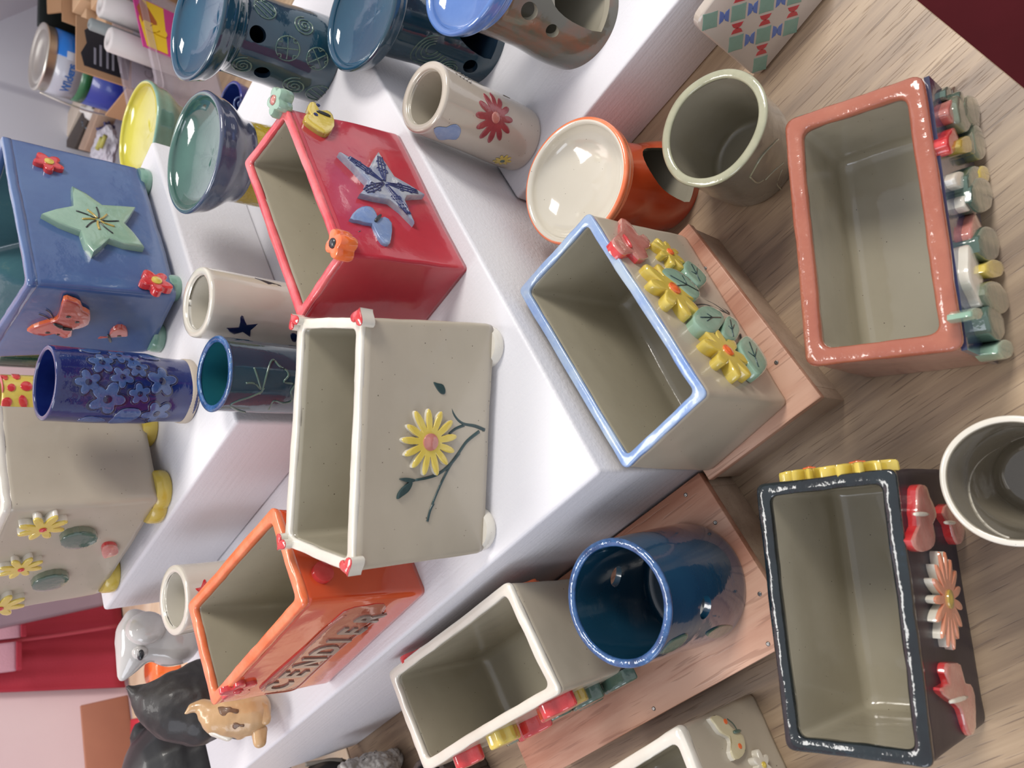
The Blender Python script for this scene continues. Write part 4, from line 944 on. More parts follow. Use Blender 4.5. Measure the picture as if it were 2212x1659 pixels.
# its top edge rests on the face of the plinth
top0 = None
Hh = .088; lean = .020
tn = (Vector((0, 0, Hh))+nf*lean); tl = tn.normalized(); tnorm = dirb.cross(tl).normalized(); tnorm = tnorm if tnorm.dot(nf) < 0 else -tnorm
HL = tn.length
ttl = thing('tile', 'square ceramic tile with red, blue and green lattice pattern, leaning on the lower plinth', 'tile', (tb0+tb1)/2)
W_ = .0900
C = tb0+dirb*W_/2+tl*HL/2
def tmp(u, v, h): return C+dirb*u+tl*v+tnorm*h
ol = [(p_.x, p_.y) for p_ in round_loop([Vector((-W_/2, -HL/2, 0)), Vector((W_/2, -HL/2, 0)), Vector((W_/2, HL/2, 0)), Vector((-W_/2, HL/2, 0))], .012, 6, 6)]
relief('slab', ol, .0045, tmp, TILE, ttl, 0, None, .96, 3, sink=.0045)
GT = glaze('tile_green', '6d8f80', '7a9c8c', 40, .2, .2, 0, .8); RT_ = glaze('tile_red', 'a83038', 'b84048', 60, .15, .3, 0, .9); BT = glaze('tile_blue', '4a64a0', '5c76ac', 60, .15, .3, 0, .9)
pit = W_*.245; k = 0
for i in range(-2, 3):
    for j in range(-2, 3):
        if (i+j) % 2: continue
        u0, v0 = i*pit*.80, j*pit*.80
        if abs(u0) > W_*.44 or abs(v0) > HL*.44: continue
        s_ = pit*.33
        relief('green_square', [(u0+x*s_, v0+y*s_) for x, y in ((0, -1.25), (.5, -.7), (1.25, 0), (.7, .5), (0, 1.25), (-.5, .7), (-1.25, 0), (-.7, -.5))], .0004, lambda u, v, h: tmp(u, v, .0045+h), GT, ttl, 0, None, .9, 2, sink=.0003)
        for dx, dy, mt in ((1, 1, RT_), (-1, -1, RT_), (1, -1, BT), (-1, 1, BT)):
            cx_, cy_ = u0+dx*s_*.95, v0+dy*s_*.95; q = .7071
            if abs(cx_) > W_*.435 or abs(cy_) > HL*.435: continue
            pl = [(cx_+(-dy*q*a_+dx*q*b_)*s_, cy_+(dx*q*a_+dy*q*b_)*s_) for a_, b_ in ((-.72, -.2), (.72, -.2), (.5, .2), (0, .48), (-.5, .2))]
            relief('petal_inlay', pl, .0004, lambda u, v, h: tmp(u, v, .0045+h), mt, ttl, 0, None, .9, 2, sink=.0003)

# ------------------------------------------------------------------ ceramic figures
def blob(name, parts, mat, parent, vox=.0022, smooth=6, label=None, disp=0.0, dsc=60):
    """one continuous surface grown over ellipsoids (c, r, euler) and tapered limbs (a, b, ra, rb)"""
    bm = bmesh.new()
    for q in parts:
        if len(q) == 4:
            a, b_, ra, rb = Vector(q[0]), Vector(q[1]), q[2], q[3]; K = max(3, int((b_-a).length/min(ra, rb)*2.5))
            for i in range(K+1):
                u = i/K; m = Matrix.Translation(a.lerp(b_, u)) @ Matrix.Scale(ra+(rb-ra)*u, 4); bmesh.ops.create_uvsphere(bm, u_segments=14, v_segments=10, radius=1, matrix=m)
        else:
            from mathutils import Euler
            m = Matrix.Translation(Vector(q[0])) @ Euler(q[2]).to_matrix().to_4x4() @ Matrix.Diagonal((*q[1], 1)); bmesh.ops.create_uvsphere(bm, u_segments=24, v_segments=16, radius=1, matrix=m)
    V = [v.co.copy() for v in bm.verts]; Fs = [tuple(v.index for v in f.verts) for f in bm.faces]; bm.free()
    o = mesh(name, V, Fs, mat, parent, label=label)
    m = o.modifiers.new('r', 'REMESH'); m.mode = 'VOXEL'; m.voxel_size = vox
    m = o.modifiers.new('s', 'SMOOTH'); m.factor = .6; m.iterations = smooth
    bpy.context.view_layer.update(); apply_mods(o)
    if disp:
        for v in o.data.vertices: v.co += v.normal*disp*(noise.noise(v.co*dsc)+.6*noise.noise(v.co*dsc*2.3))
    return o
def ball(name, c, r, mat, parent, label=None, n=20):
    R = [[Vector(c)+Vector((math.cos(2*PI*j/n)*math.sin(a)*r[0], math.sin(2*PI*j/n)*math.sin(a)*r[1], -math.cos(a)*r[2])) for j in range(n)] for a in [PI*(i+.02)/(n//2+.04) for i in range(n//2+1)]]
    V, Fs = loft(R); return mesh(name, V, Fs, mat, parent, label=label)
def scr(P, dx, dy, dz):   # step from a point: dx pixels right, dy down in the photograph at that depth, dz towards the lens (metres)
    v = P-CAM; d = RT*v.x+FW*v.y-DN*v.z; s_ = d.z/F
    ex_, ey_, ez_ = Vector((RT.x, FW.x, -DN.x)), Vector((RT.y, FW.y, -DN.y)), Vector((RT.z, FW.z, -DN.z))
    return P+ex_*dx*s_+ey_*dy*s_-ez_*dz
def atd(px, py, dist): return CAM+ray(px, py)*dist
# white mouse looking up, behind the small cream cup
cR = lambda x, y: (x/3.2013, 1210+y/3.2013)
D0 = .975
def Q(x, y, dz=0.0): return atd(*cR(x, y), D0-dz)
def down(P, z=.19, dx=0.0, dy=0.0): return Vector((P.x+dx, P.y+dy, TZ+z))
cc = Q(1080, 560); bs = down(cc); t = thing('mouse_figurine', 'glossy white mouse figurine with its pointed snout turned up, behind the small cream cup', 'figurine', bs)
blob('body', [(Q(848, 805), Q(890, 720), .0056, .0125), (Q(890, 720), Q(935, 620), .0125, .0200), (Q(935, 620), Q(960, 500), .0200, .0240), (Q(960, 500), Q(925, 405), .0230, .0115), (Q(850, 560), Q(860, 720), .009, .007), (Q(960, 560), Q(1080, 560), .0235, .0225), (Q(1080, 560), Q(1230, 585), .0225, .0215), (Q(1230, 585), down(cc, .225), .023, .032), (down(cc, .214), down(cc, .213, .004), .024, .024)], MOUSE, t, .0024, 6)
blob('ear', [(Q(1010, 470, .020), (.0155, .0205, .022), (.75, 0, -.4))], MOUSE, t, .0018, 3)
e_ = ball('eye', Q(968, 632, .017), (.0085, .0085, .0085), MOUSE, t, 'white eyeball')
ball('pupil', Q(972, 655, .0225), (.0062, .0045, .0035), BLK, e_, 'black pupil')
# black cat
D0 = .925
cc = Q(1230, 1000); bs = down(cc); t = thing('cat_figurine', 'matt black cat figurine with one pointed ear, between the white mouse and the tan dog', 'figurine', bs)
blob('body', [(Q(888, 878), Q(950, 925), 0.0031, 0.0078), (Q(950, 925), Q(1010, 960), 0.0078, 0.0142), (Q(950, 895), Q(1050, 905), 0.0055, 0.0087), (Q(1010, 960), Q(1130, 990), 0.0147, 0.0267), (Q(1130, 990), Q(1250, 1000), 0.0267, 0.0371), (Q(1250, 1000), Q(1380, 1010), 0.0371, 0.0382), (Q(1180, 1130), Q(1330, 1190), 0.0114, 0.0109), (Q(1380, 1010), down(cc, .228), 0.0392, 0.0392), (down(cc, .222), down(cc, .221, 0.0055), 0.0371, 0.0371)], BLACKF, t, 0.0022, 4, disp=.0012, dsc=50)
tube('white_stripe', catmull([Q(1055, 1105, .008), Q(1120, 1155, .009), Q(1200, 1195, .010), Q(1290, 1218, .008)], 4), .0022, CREAMG, t, lambda k: .4+.9*math.sin(PI*k)**2)
# tan dog
bq = at(572, 1535, .19); D0 = (bq-CAM).length-.035
cc = bq; bs = bq; t = thing('dog_figurine', 'tan dog figurine with dark brown spots, on the big plinth by the orange planter', 'figurine', bs)
blob('body', [(Q(1286, 1058), Q(1330, 1018), .0020, .0042), (Q(1330, 1018), Q(1400, 1008), .0042, .0066), (Q(1400, 1008), Q(1455, 1055), .0066, .0120), (Q(1455, 1055), Q(1510, 1095), .0120, .0150), (Q(1510, 1085), Q(1600, 1065), .0165, .0215), (Q(1600, 1065), Q(1720, 1055), .0215, .0220), (Q(1560, 1150), Q(1660, 1175), .0085, .0085), (Q(1720, 1055), bq+Vector((0, 0, .020)), .0215, .0185), (Q(1700, 1000, -.01), bq+Vector((.012, .012, .019)), .020, .018)], TANF, t, .0014, 4, disp=.0007, dsc=60)
blob('muzzle', [(Q(1490, 1168, .003), Q(1578, 1218, .002), .0072, .0048)], CREAMG, t, .0012, 3, 'white muzzle')
blob('ear', [(Q(1815, 1000, .012), Q(1838, 1105, .012), .0040, .0050), (Q(1845, 1010, .014), Q(1855, 1090, .014), .0022, .0030)], TANF, t, .001, 2)
blob('paw', [(Q(1785, 1180, .004), Q(1795, 1255, .004), .0068, .0062), (Q(1815, 1175, .004), Q(1805, 1258, .004), .005, .0052)], TANF, t, .0012, 3)
tube('eye', catmull([Q(1600, 1222, .002), Q(1640, 1230, .002), Q(1690, 1215, .002)], 3), .0013, BLK, t)
BR = glaze('brown_spot', '5e432c', '704f34', 80, .4, .2, 0, .3)
bo = [o for o in t.children if o.name.startswith('body')][0]; bpy.context.view_layer.update()
bv = BVHTree.FromObject(bo, bpy.context.evaluated_depsgraph_get()); mi_ = bo.matrix_world.inverted()
for pts in ([(520, 350), (600, 340), (640, 350), (720, 345), (760, 370), (855, 385), (850, 440), (800, 455), (730, 430), (670, 440), (640, 480), (590, 490), (545, 450), (530, 400)], [(770, 600), (830, 600), (880, 625), (940, 620), (935, 665), (870, 650), (820, 680), (790, 700), (750, 670)]):
    px = crop(400, 1480, 7.373, pts); px = [(p_.x, p_.y) for p_ in catmull([Vector((*q, 0)) for q in px], 2, True)]
    cx_, cy_ = sum(q[0] for q in px)/len(px), sum(q[1] for q in px)/len(px); R = []; ok = True
    for s_, h in ((1, -.0003), (.97, .0004), (.7, .0005), (.35, .0005), (.05, .0005)):
        ring = []
        for x, y in px:
            rr = ray(cx_+(x-cx_)*s_, cy_+(y-cy_)*s_); o_ = mi_ @ CAM; dl = mi_.to_3x3() @ rr; hit = bv.ray_cast(o_, dl)
            if hit[0] is None: ok = False; break
            ring.append(bo.matrix_world @ (hit[0]+hit[1]*h))
        if not ok: break
        R.append(ring)
    if ok: V, Fs = loft(R, cap0=False); mesh('brown_spot', V, Fs, BR, bo, label='dark brown spot')
# black round figure with a curled tail further back, cut by the frame
D0 = 1.16
cc = Q(1250, 1430); bt = Vector((cc.x, cc.y, TZ-.004))
t = thing('figurine', 'glossy black rounded figurine with a curled tail, bottom left beyond the plinth end', 'figurine', bt)
blob('body', [(Q(1250, 1430), Q(1400, 1430), .060, .072), (Q(1130, 1320), Q(1200, 1300), .024, .028), (Q(1010, 1130), Q(965, 1165), .0060, .009), (Q(965, 1165), Q(952, 1220), .009, .010), (Q(952, 1220), Q(975, 1300), .010, .0095), (Q(975, 1300), Q(1020, 1350), .0095, .012), (Q(1100, 1215), Q(1060, 1250), .008, .010), (cc, bt+Vector((0, 0, .06)), .07, .06)], glaze('shiny_black', '0e0f12', '16171a', 20, .4, .1, 0, .2), t, .0034, 5)
for i, (y0, y1) in enumerate(((1553, 1589), (1607, 1643))):
    a_, b_, c_, d_ = at(283, y0, .02), at(283, y1, .02), at(302, y1, .02), at(302, y0, .02)
    o = box('wooden_block', [(v.x, v.y) for v in (a_, b_, c_, d_)], -.004, .022, plain('block_red', 'b8283a', .4), None, .003)
    setp(o, 'small red block on the beech table, '+('nearer the black cat' if i == 0 else 'nearer the bottom edge of the photo'), 'block', 'red blocks on the beech table')
# orange pot on the beech table
c_ = at(372, 1443, .0); R = [[Vector((c_.x+r_*math.cos(2*PI*j/32), c_.y+r_*math.sin(2*PI*j/32), TZ-.004+z)) for j in range(32)] for r_, z in ((.0, 0), (.028, 0), (.030, .003), (.030, .040), (.028, .043), (.001, .043))]
V, Fs = loft(R); setp(mesh('orange_pot', V, Fs, ORB), 'small orange glazed pot between the mouse and the black cat', 'pot')
# grey-white woolly sheep and dark cracked pot at the table, lower left
D0 = .66
bs = at(825, 1650, 0)
bs = at(872, 1662, 0); t = thing('sheep_figurine', 'grey-white woolly sheep figurine with a crinkled fleece, behind the cream planter corner', 'figurine', bs)
WOOL = glaze('wool', 'c8c4bc', '948e86', 120, .4, .9, 0, .3, .4, .6)
o = blob('body', [((bs+Vector((-.010, .0, .040))), (.040, .034, .034), (0, 0, .4)), (bs+Vector((.012, .012, .062)), bs+Vector((.016, .014, .078)), .014, .010), (bs+Vector((-.01, -.01, .01)), bs+Vector((-.01, -.01, .03)), .012, .012), (bs+Vector((.01, .01, .01)), bs+Vector((.01, .01, .03)), .012, .012)], WOOL, t, .0012, 2)
for v in o.data.vertices: v.co += v.normal*.0035*(abs(noise.noise(v.co*110))*1.6-.3)
bs = at(1040, 1660, 0)
pot = Pot((bs.x-.018, bs.y+.016), (bs.x-.018, bs.y+.016), 0, .055, [(0, .038), (.5, .041), (1, .038)])
t, b = pot_thing('pot', 'dark brown pot with bark-like cracked walls, under the corner of the cream planter', 'pot', pot, .006, [plain('bark', '3a302c', .7, c2='5a4c44', scale=60, bump=.9), plain('bark_inside', '2c2622', .7)], None, seed=12, n=180)
for v in b.data.vertices:
    w_ = b.matrix_world @ v.co; a_ = math.atan2(v.co.y, v.co.x); k = noise.noise(Vector((a_*16, v.co.z*20, 3))); v.co += Vector((v.co.x, v.co.y, 0)).normalized()*(-.0022*max(0, k*2.0))
# small black figure in front of the plinth's left end
bs = at(772, 1678, 0); t = thing('figurine', 'black glazed figurine with a pale stripe, at the bottom edge before the plinth', 'figurine', bs)
blob('body', [((bs+Vector((0, 0, .045))), (.034, .034, .045), (0, 0, 0)), (bs+Vector((-.02, .02, .07)), bs+Vector((-.03, .02, .09)), .018, .010)], BLACKF, t, .0025, 5)
tube('pale_stripe', catmull([bs+Vector((.030+.003*math.cos(k), -.005+.012*k, .03+.018*k)) for k in (0, .7, 1.4, 2.1)], 4), .003, plain('stripe_grey', '8c867c', .5), t)
# ------------------------------------------------------------------ back wall side: hangings and clutter
def panel(name, px4, off, mat, label, cat, p=(-2.3, .545), q=(.2, 2.11), th=.006, folds=0.0, kind=None, group=None, seg=40):
    """upright hanging on a wall, given by its corners"""
    C4 = [onwall(x, y, p, q, off) for x, y in px4]
    d = Vector((q[0]-p[0], q[1]-p[1], 0)).normalized(); n = Vector((d.y, -d.x, 0)); V = []; m_ = seg; k_ = 12
    for s in (0, 1):
        for i in range(m_+1):
            for j in range(k_+1):
                u, v = i/m_, j/k_; P = C4[0].lerp(C4[1], u).lerp(C4[3].lerp(C4[2], u), v)
                V.append(P+n*(s*th+folds*(math.sin(u*19+.6*v)+.5*math.sin(u*43+1.3))*.5))
    A_ = (m_+1)*(k_+1); Fs = []
    for i in range(m_):
        for j in range(k_):
            a = i*(k_+1)+j; b_ = a+k_+1; Fs += [(a, a+1, b_+1, b_), (A_+a, A_+b_, A_+b_+1, A_+a+1)]
    for i in range(m_): a = i*(k_+1); b_ = a+k_+1; Fs += [(a, b_, A_+b_, A_+a), (a+k_, A_+a+k_, A_+b_+k_, b_+k_)]
    for j in range(k_): Fs += [(j, A_+j, A_+j+1, j+1)]; a = m_*(k_+1)+j; Fs += [(a, a+1, A_+a+1, A_+a)]
    o = mesh(name, V, Fs, mat); return setp(o, label, cat, group, kind) if label else o
CLOTHR = plain('red_cloth', '9c2236', .75, c2='a82c40', scale=5, bump=.15, bscale=300)
o = panel('red_curtain', [(-60, 1240), (-60, 1499), (268, 1486), (254, 1235)], .012, CLOTHR, 'crimson red cloth hanging against the wall, left edge of the photo', 'cloth', folds=.006)
P = [onwall(x, y, (-2.3, .545), (.2, 2.11), .03) for x, y in ((-60, 1396), (40, 1383), (140, 1370), (252, 1352))]
tube('seam', catmull(P, 4), .004, plain('seam_red', 'b04050', .6), o)
PKC = plain('pink_towel', 'b98a9a', .8, c2='c596a4', scale=6, bump=.2, bscale=300)
for i, (x1, ya, yb) in enumerate(((44, 1352, 1378), (34, 1388, 1450))):
    o = panel('towel', [(-60, ya+12), (-60, yb+12), (x1, yb), (x1, ya)], .035, PKC, ('narrow' if i == 0 else 'wide')+' pink towel with a red fringe over the crimson cloth, '+('upper' if i == 0 else 'lower')+' of two', 'towel', th=.008, group='pink towels on the cloth', seg=10)
    panel_f = panel('fringe', [(x1-1, ya), (x1-1, yb), (x1+10, yb-1), (x1+10, ya-1)], .037, CLOTHR, None, None, th=.010, seg=10); mw_ = panel_f.location.copy(); panel_f.parent = o; panel_f.location = mw_-o.location
o = panel('board', [(-60, 1170), (-60, 1372), (228, 1308), (226, 1170)], .14, plain('mauve_board', '7e6a76', .5, c2='86727e', scale=6), 'mauve grey board standing behind the yellow-footed planter', 'board', th=.02)
# brown carton on the beech table
t_ = [at(295, 1512, 0), at(300, 1700, 0)]
a_ = at(273, 1503, -.004); b_ = at(300, 1740, -.004); dd = (b_-a_).normalized(); nn = Vector((-dd.y, dd.x, 0)); nn = nn if nn.dot(a_-Vector((0, 0, a_.z))) < 0 else -nn
o = box('carton', [(v.x, v.y) for v in (a_, b_, b_+nn*.012, a_+nn*.012)], -.004, .085, plain('carton_brown', '9a6450', .7, c2='a87058', scale=5), None, .003)
setp(o, 'brown cardboard carton standing against the pink wall, bottom left', 'carton')

# clutter at the far end of the table, top left of the photo
def stand(px, py, z=0.0): return at(px, py, z)
# paint tin
D0 = 1.75
def solve_vert(ptop, pbot_guess, z0):
    h = pbot_guess; return h

hh = .20; topc = at(81, 121, hh); tb = Vector((topc.x, topc.y, TZ)); tinR = .0654
SIL = plain('tin_metal', 'dcd8cc', .3, .85, c2='e6e2d8')
LW = plain('label_white', 'b8bcc8', .3, coat=.4); LBU = plain('label_blue', '1478d8', .3, coat=.4); LDB = plain('label_dark_blue', '22389c', .3, coat=.4); LG = plain('label_green', '2c7048', .3, coat=.4)
tin = thing('paint_tin', 'metal paint tin with a blue, white and green label at the top left', 'tin', Vector((tb.x, tb.y, TZ)))
pot = Pot((tb.x, tb.y), (topc.x, topc.y), 0, hh, [(0, tinR), (1, tinR)])
def band(name, t0, t1, a0, a1, mat, dr=0.0, label=None, skew=0.0, parent=tin):
    K = 40; R = []
    for s_, d_ in ((0, dr), (1, dr), (1, dr-.002), (0, dr-.002)):
        R.append([pot.pt(a0+(a1-a0)*i/K, (t1 if s_ else t0)+skew*(i/K), d_) for i in range(K+1)])
    V = [v for r_ in R for v in r_]; Fs = []
    for a in range(4):
        b_ = (a+1) % 4
        for i in range(K): Fs.append((a*(K+1)+i, a*(K+1)+i+1, b_*(K+1)+i+1, b_*(K+1)+i))
    Fs += [(0, K+1, 2*(K+1), 3*(K+1)), (K, 3*(K+1)+K, 2*(K+1)+K, K+1+K)]
    return mesh(name, V, Fs, mat, parent, label=label)
R = []
for tt, dr in ((0, -.004), (0, 0), (.015, .0015), (.03, 0), (.965, 0), (.975, .003), (.985, .0035), (.997, .003), (1, .001), (.999, -.003), (.985, -.006), (.98, -.012)): R.append([pot.pt(2*PI*j/64, tt, dr) for j in range(64)])
V, Fs = loft(R, cap1=False); mesh('body', V, Fs, SIL, tin)
R = [[pot.pt(2*PI*j/64, tt, 0, r_) for j in range(64)] for tt, r_ in ((.955, .01), (.96, tinR-.03), (.97, tinR-.028), (.985, tinR-.018), (.984, tinR-.011), (.97, tinR-.009))]
V, Fs = loft(R, cap1=False); mesh('lid', V, Fs, SIL, tin)
af = math.atan2(-tb.y, -tb.x)      # side turned to the camera
band('label_band', .66, .90, af-1.45, af+1.5, LW, .0006); band('label_band', .66, .90, af+.25, af+1.5, LBU, .0010)
band('label_band', .56, .66, af-1.5, af+1.5, LG, .0008); band('label_band', .03, .56, af-1.5, af+1.5, LDB, .0006)
band('label_patch', .70, .82, af+.2, af+.45, LW, .0014); band('label_patch', .35, .55, af+.3, af+1.0, plain('label_cream', 'e8ecd8', .3), .0014)
def pot_text(s, pot, a0, a1, t0, size, mat, parent, dr=.0012, name='writing'):
    n = len(s); V = []; Fs = []
    for i, ch in enumerate(s):
        cu = bpy.data.curves.new('t', 'FONT'); cu.body = ch; cu.size = size; cu.align_x = 'CENTER'; cu.extrude = .0002; cu.resolution_u = 2; cu.offset = .0004
        to = bpy.data.objects.new('t', cu); COL.objects.link(to); bpy.context.view_layer.update()
        me = bpy.data.meshes.new_from_object(to.evaluated_get(bpy.context.evaluated_depsgraph_get())); a = a0+(a1-a0)*(i+.5)/n; L = pot.c1.z-pot.c0.z
        k = len(V); V += [pot.pt(a+v.co.x/pot.r(.5), t0+v.co.y/L, dr+v.co.z) for v in me.vertices]; Fs += [tuple(j+k for j in q.vertices) for q in me.polygons]
        bpy.data.objects.remove(to); bpy.data.curves.remove(cu)
    mesh(name, V, Fs, mat, parent, smooth=False)
pot_text('Wilckens', pot, af-.75, af+.1, .73, .022, plain('ink_blue', '2c62a8', .4), tin)
# tin handle
tube('handle', catmull([pot.pt(af-1.5, .93, .003), pot.pt(af-1.35, .75, .010), pot.pt(af-1.3, .5, .014), pot.pt(af-1.25, .3, .012)], 5), .0022, SIL, tin)
# open cardboard box holding light-bulb cartons
CARD = plain('cardboard', 'b28a66', .75, c2='bc9470', scale=5); CARDL = plain('cardboard_light', 'd2ae88', .75, c2='dab894', scale=5)
BLKL = plain('black_print', '26262e', .4); GRYC = plain('grey_carton', '9c9caa', .5, c2='a4a4b2'); GTXT = plain('print_grey', 'a0a0ac', .5)
ux = Vector((.963, .27, 0)).normalized(); uy = Vector((-ux.y, ux.x, 0)); O = Vector((.512, 1.572, TZ))
def bpt(a, b_, z): return O+ux*a+uy*b_+Vector((0, 0, z))
def obox(name, a0, a1, b0, b1, z0, z1, mat, parent, bev=.001, label=None):
    return box(name, [xy(bpt(a, b_, 0)) for a, b_ in ((a0, b0), (a1, b0), (a1, b1), (a0, b1))], z0, z1, mat, parent, bev, label)
cb_ = thing('cardboard_box', 'open brown cardboard box with a black printed front, beside the paint tin', 'box', bpt(.15, .07, 0))
obox('front_wall', -.01, .105, 0, .004, 0, .19, CARD, cb_); obox('front_wall', .105, .34, 0, .004, 0, .05, CARD, cb_); obox('back_wall', .18, .34, .136, .14, 0, .175, CARD, cb_)
obox('side_wall', -.014, -.01, 0, .12, 0, .10, CARD, cb_); obox('side_wall', .34, .344, 0, .14, 0, .19, CARD, cb_); obox('bottom', -.01, .34, .004, .136, 0, .004, CARD, cb_)
fb = Face(bpt(0, -.001, .2), bpt(.3, -.001, .2), bpt(0, -.001, 0), bpt(.3, -.001, 0), bpt(.1, .2, .1))
o = relief('printed_panel', [(-.044, -.042), (.0, -.045), (.046, -.045), (.048, .02), (.030, .036), (.005, .032), (-.02, .042), (-.044, .036)], .0006, fb.mp(bpt(.048, -.001, .14)), BLKL, cb_, 0, 'black printed panel', .98, 2)
for u0, u1, v_ in ((-.035, .0, .018), (-.035, .01, .008), (-.035, .02, -.004), (-.035, .025, -.014), (-.035, .005, -.028)): relief('print_line', [(u0, v_-.002), (u1, v_-.002), (u1, v_+.002), (u0, v_+.002)], .0004, fb.mp(bpt(.048, -.0016, .14)), GTXT, o, 0, None, .9, 2)
def flap(name, P4, mat):
    n = (P4[1]-P4[0]).cross(P4[2]-P4[0]).normalized()*.0015; V = [p-n for p in P4]+[p+n for p in P4]
    return mesh(name, V, [(0, 1, 2, 3), (4, 5, 6, 7)]+[(i, (i+1) % 4, 4+(i+1) % 4, 4+i) for i in range(4)], mat, cb_, smooth=False)
flap('flap', [bpt(.20, .138, .175), bpt(.34, .138, .175), bpt(.34, .160, .200), bpt(.20, .160, .195)], CARD)
q = obox('printed_side', -.008, .10, -.002, 0, .012, .092, GRYC, cb_, .0003, 'grey printed panel')
text_on(fb, 'CE', *pix(bpt(.02, -.003, .06)), *pix(bpt(.055, -.003, .06)), .024, BLKL, q, .0004, .0016, 'writing')
for i, (a, b_, h_, w_) in enumerate(((.112, .012, .135, .052), (.176, .012, .145, .052), (.240, .012, .14, .055), (.130, .075, .15, .055), (.20, .075, .16, .06))):
    s_ = thing('bulb_carton', ['pale tan carton lying foremost in the open box, next to the black print', 'middle tan carton of the front row in the open box', 'tan carton of the front row farthest from the paint tin', 'tan carton of the rear row next to the tin in the open box', 'tan carton of the rear row farthest from the tin'][i], 'carton', bpt(a+w_/2, b_+.025, .005), 0, 'small cartons in the open box')
    obox('box_body', a, a+w_, b_, b_+.052, .005, h_, CARDL, s_, .002); obox('printed_side', a+.004, a+w_-.004, b_-.0012, b_, .02, h_*.62, GRYC if i % 2 == 0 else BLKL, s_, .0003)
# plastic tub with a pink and yellow label
TUBM = plain('clear_plastic', 'cfc6d0', .15, alpha=.34, coat=.5)
r0, r1 = at(338, 183, .13), at(300, 10, .13); ux = (r1-r0).normalized(); uy = Vector((-ux.y, ux.x, 0)); W2, D2, H2 = .145, .055, .13
tc = r0+ux*W2+uy*D2; tc.z = TZ
tub = thing('plastic_tub', 'clear plastic tub with a pink and yellow label, behind the teal burner', 'tub', Vector((tc.x, tc.y, TZ)))
def tring(w, d_, z, r_=.02): return [Vector((tc.x, tc.y, TZ+z))+p_.x*ux+p_.y*uy for p_ in round_loop([Vector((-w, -d_, 0)), Vector((w, -d_, 0)), Vector((w, d_, 0)), Vector((-w, d_, 0))], r_, 8, 5)]
V, Fs = loft([tring(W2*.9, D2*.9, 0), tring(W2, D2, H2-.012), tring(W2+.005, D2+.005, H2-.012), tring(W2+.006, D2+.006, H2), tring(W2-.003, D2-.003, H2), tring(W2*.9-.003, D2*.9-.003, .003)], cap1=True); mesh('tub_body', V, Fs, TUBM, tub, sharp=.6)
ft = Face(*[Vector((tc.x, tc.y, TZ+z))+ux*a-uy*dd_ for a, z, dd_ in ((-W2, H2, D2), (W2, H2, D2), (-W2*.9, 0, D2*.9), (W2*.9, 0, D2*.9))], Vector((tc.x, tc.y, TZ+.08)))
PKL = plain('label_pink', 'cc3c90', .35); YLL = plain('label_yellow', 'f0cc30', .35); ORL = plain('label_orange', 'b06030', .35)
C_ = ft.hit(355, 78)
lb = relief('label', [(-.055, -.05), (.085, -.05), (.085, .045), (-.055, .045)], .0008, ft.mp(C_), PKL, tub, 0, 'pink label', .98, 2)
relief('label_patch', [(-.052, .002), (.082, -.010), (.082, .030), (.02, .042), (-.052, .038)], .0006, ft.mp(C_+ft.Nn*.0008), YLL, lb, 0, 'yellow band', .98, 2)
relief('label_patch', [(.0, .012), (.03, .010), (.06, .020), (.08, .03), (.05, .042), (.01, .038)], .0006, ft.mp(C_+ft.Nn*.0014), ORL, lb, 0, 'orange swirl', .95, 2)
relief('label_patch', [(p_[0]*.020-.014, p_[1]*.010-.020) for p_ in [(math.cos(i/6*PI)*(1+.15*math.cos(i*2)), math.sin(i/6*PI)) for i in range(12)]], .0006, ft.mp(C_+ft.Nn*.0008), YLL, lb, 0, 'yellow lettering patch', .95, 2)
text_on(ft, 'S', *pix(C_-ft.U*.02+ft.V*.015), *pix(C_+ft.U*.03+ft.V*.015), .05, YLL, lb, .001, .0022, 'letter', 1.0, .004)
# rolls in the tub
for i, (dx, dy, r_, h_, m_, lb_) in enumerate(((.03, .012, .022, .165, plain('roll_white', 'd8d4d2', .6), 'white paper roll in the plastic tub, nearer the open box'), (.10, -.005, .024, .175, plain('roll_white', 'd8d4d2', .6), 'white paper roll in the plastic tub, nearer the top edge of the photo'), (.066, .02, .011, .19, plain('tube_grey', '8c9494', .5), 'grey-green tube standing between two rolls in the plastic tub'))):
    c = tc+ux*dx+uy*dy; R = [[Vector((c.x+r*math.cos(2*PI*j/32), c.y+r*math.sin(2*PI*j/32), TZ+z)) for j in range(32)] for r, z in ((.001, .006), (r_, .006), (r_, h_-.003), (r_-.003, h_), (r_*.4, h_), (r_*.38, h_-.03), (.001, h_-.03))]
    V, Fs = loft(R); setp(mesh('paper_roll' if i < 2 else 'tube', V, Fs, m_), lb_, 'roll' if i < 2 else 'tube', 'rolls in the plastic tub' if i < 2 else None)
ux = Vector((.963, .27, 0)).normalized(); uy = Vector((-ux.y, ux.x, 0))
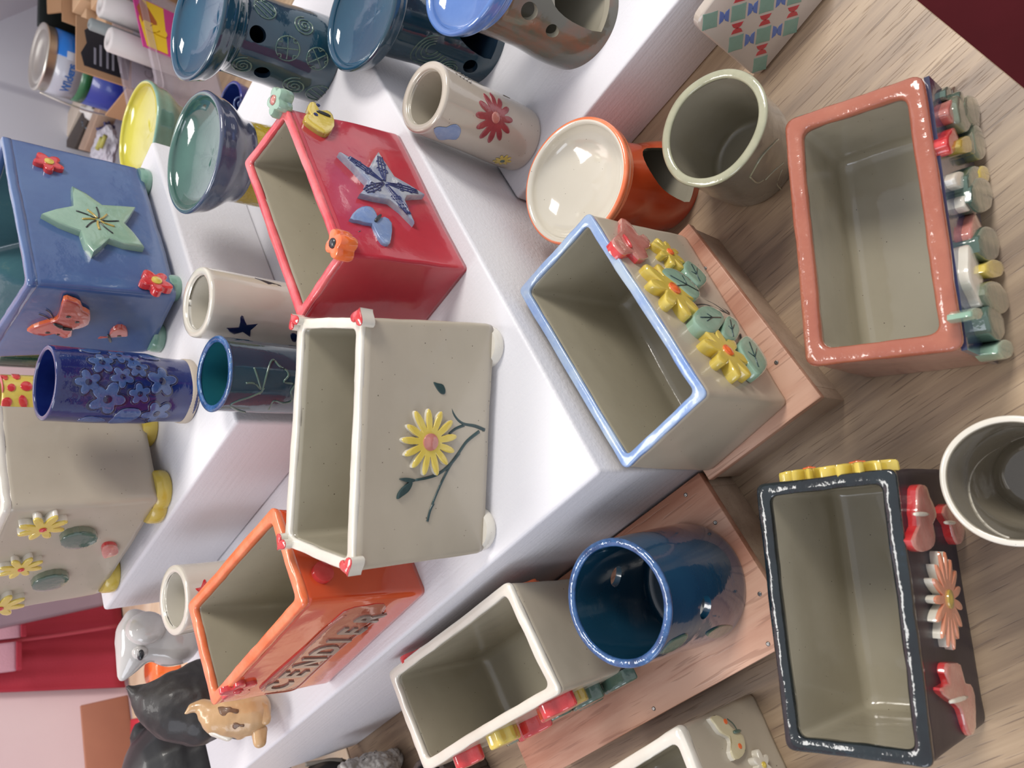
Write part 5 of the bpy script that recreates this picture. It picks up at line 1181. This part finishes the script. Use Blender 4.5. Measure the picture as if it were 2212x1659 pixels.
# black folder behind the box, planks and tools to the left of it
def lying(name, pxs, z0, z1, mat, label, cat, group=None, bev=.002):
    P = [at(x, y, z1) for x, y in pxs]; o = box(name, [(v.x, v.y) for v in P], z0, z1, mat, None, bev); return setp(o, label, cat, group)
c = bpt(-.04, .33, 0); o = obox('folder', .20, .46, .20, .215, 0, .20, plain('black_card', '1e2626', .5), None, .002); setp(o, 'black folder standing upright behind the open cardboard box', 'folder')
lying('plank', [(160, 213), (178, 219), (134, 318), (116, 312)], .0, .04, plain('plank_cream', 'cfc0b0', .6, c2='d6c8b8'), 'cream board lying along the grey wall, leftmost of three', 'board', 'boards by the wall')
lying('plank', [(189, 221), (203, 225), (160, 322), (136, 316)], .0, .04, plain('plank_dark', '3c342e', .5, c2='4a3c34'), 'dark brown board between the cream and the pinkish one', 'board', 'boards by the wall')
lying('plank', [(207, 226), (217, 230), (182, 325), (168, 322)], .0, .04, plain('plank_pink', 'a88c78', .5, c2='b89c86'), 'pinkish wooden board beside the white bottle', 'board', 'boards by the wall')
c = at(231, 252, .0); R = [[Vector((c.x+r*math.cos(2*PI*j/32), c.y+r*math.sin(2*PI*j/32), TZ+z)) for j in range(32)] for r, z in ((.001, 0), (.020, 0), (.022, .003), (.022, .035), (.017, .045), (.008, .05), (.008, .058), (.001, .06))]
V, Fs = loft(R); setp(mesh('bottle', V, Fs, plain('white_plastic', 'eceae6', .3)), 'squat white plastic bottle right of the boards', 'bottle')
# crumpled foil bag and a purple pouch with two yellow pens
def crumple(name, px, py, r, h, mat, label, cat, amp=.012, seed=1):
    c = at(px, py, 0); bm = bmesh.new(); bmesh.ops.create_icosphere(bm, subdivisions=4, radius=1)
    for v in bm.verts:
        n_ = noise.noise(v.co*2.2+Vector((seed, 0, 0)))+.5*noise.noise(v.co*5+Vector((0, seed, 0)))
        v.co = Vector((v.co.x*r, v.co.y*r, (v.co.z*.5+.5)*h))+v.co.normalized()*n_*amp; v.co.z = max(0, v.co.z)
    V = [Vector((c.x, c.y, TZ))+v.co for v in bm.verts]; Fs = [tuple(v.index for v in f.verts) for f in bm.faces]; bm.free()
    return setp(mesh(name, V, Fs, mat, smooth=False), label, cat)
crumple('pouch', 246, 292, .022, .03, plain('purple_cloth', '3e3c66', .6, c2='55527e'), 'dark purple pouch behind the yellow dish of the sage burner', 'pouch')
crumple('foil_bag', 218, 278, .018, .04, plain('foil_dark', '44505a', .3, .6, c2='8a92a0', scale=30), 'crumpled grey foil bag beside the boards', 'bag', .007, 4)
crumple('plastic_bag', 247, 330, .055, .04, plain('bag_white', 'c4c0cc', .4, c2='d4d2da', scale=20), 'crumpled whitish plastic bag left of the sage burner', 'bag', .010, 7)
for i in (0, 1):
    a_, b_ = at(220+i*8, 298-i*5, .045), at(210+i*8, 322-i*4, .045)
    o = tube('pen', [a_, a_.lerp(b_, .5), b_], .005, plain('pen_yellow', 'b8b45c', .4), None); setp(o, ('left' if i == 0 else 'right')+' one of two yellow-green markers on the purple pouch', 'marker', 'yellow-green markers')
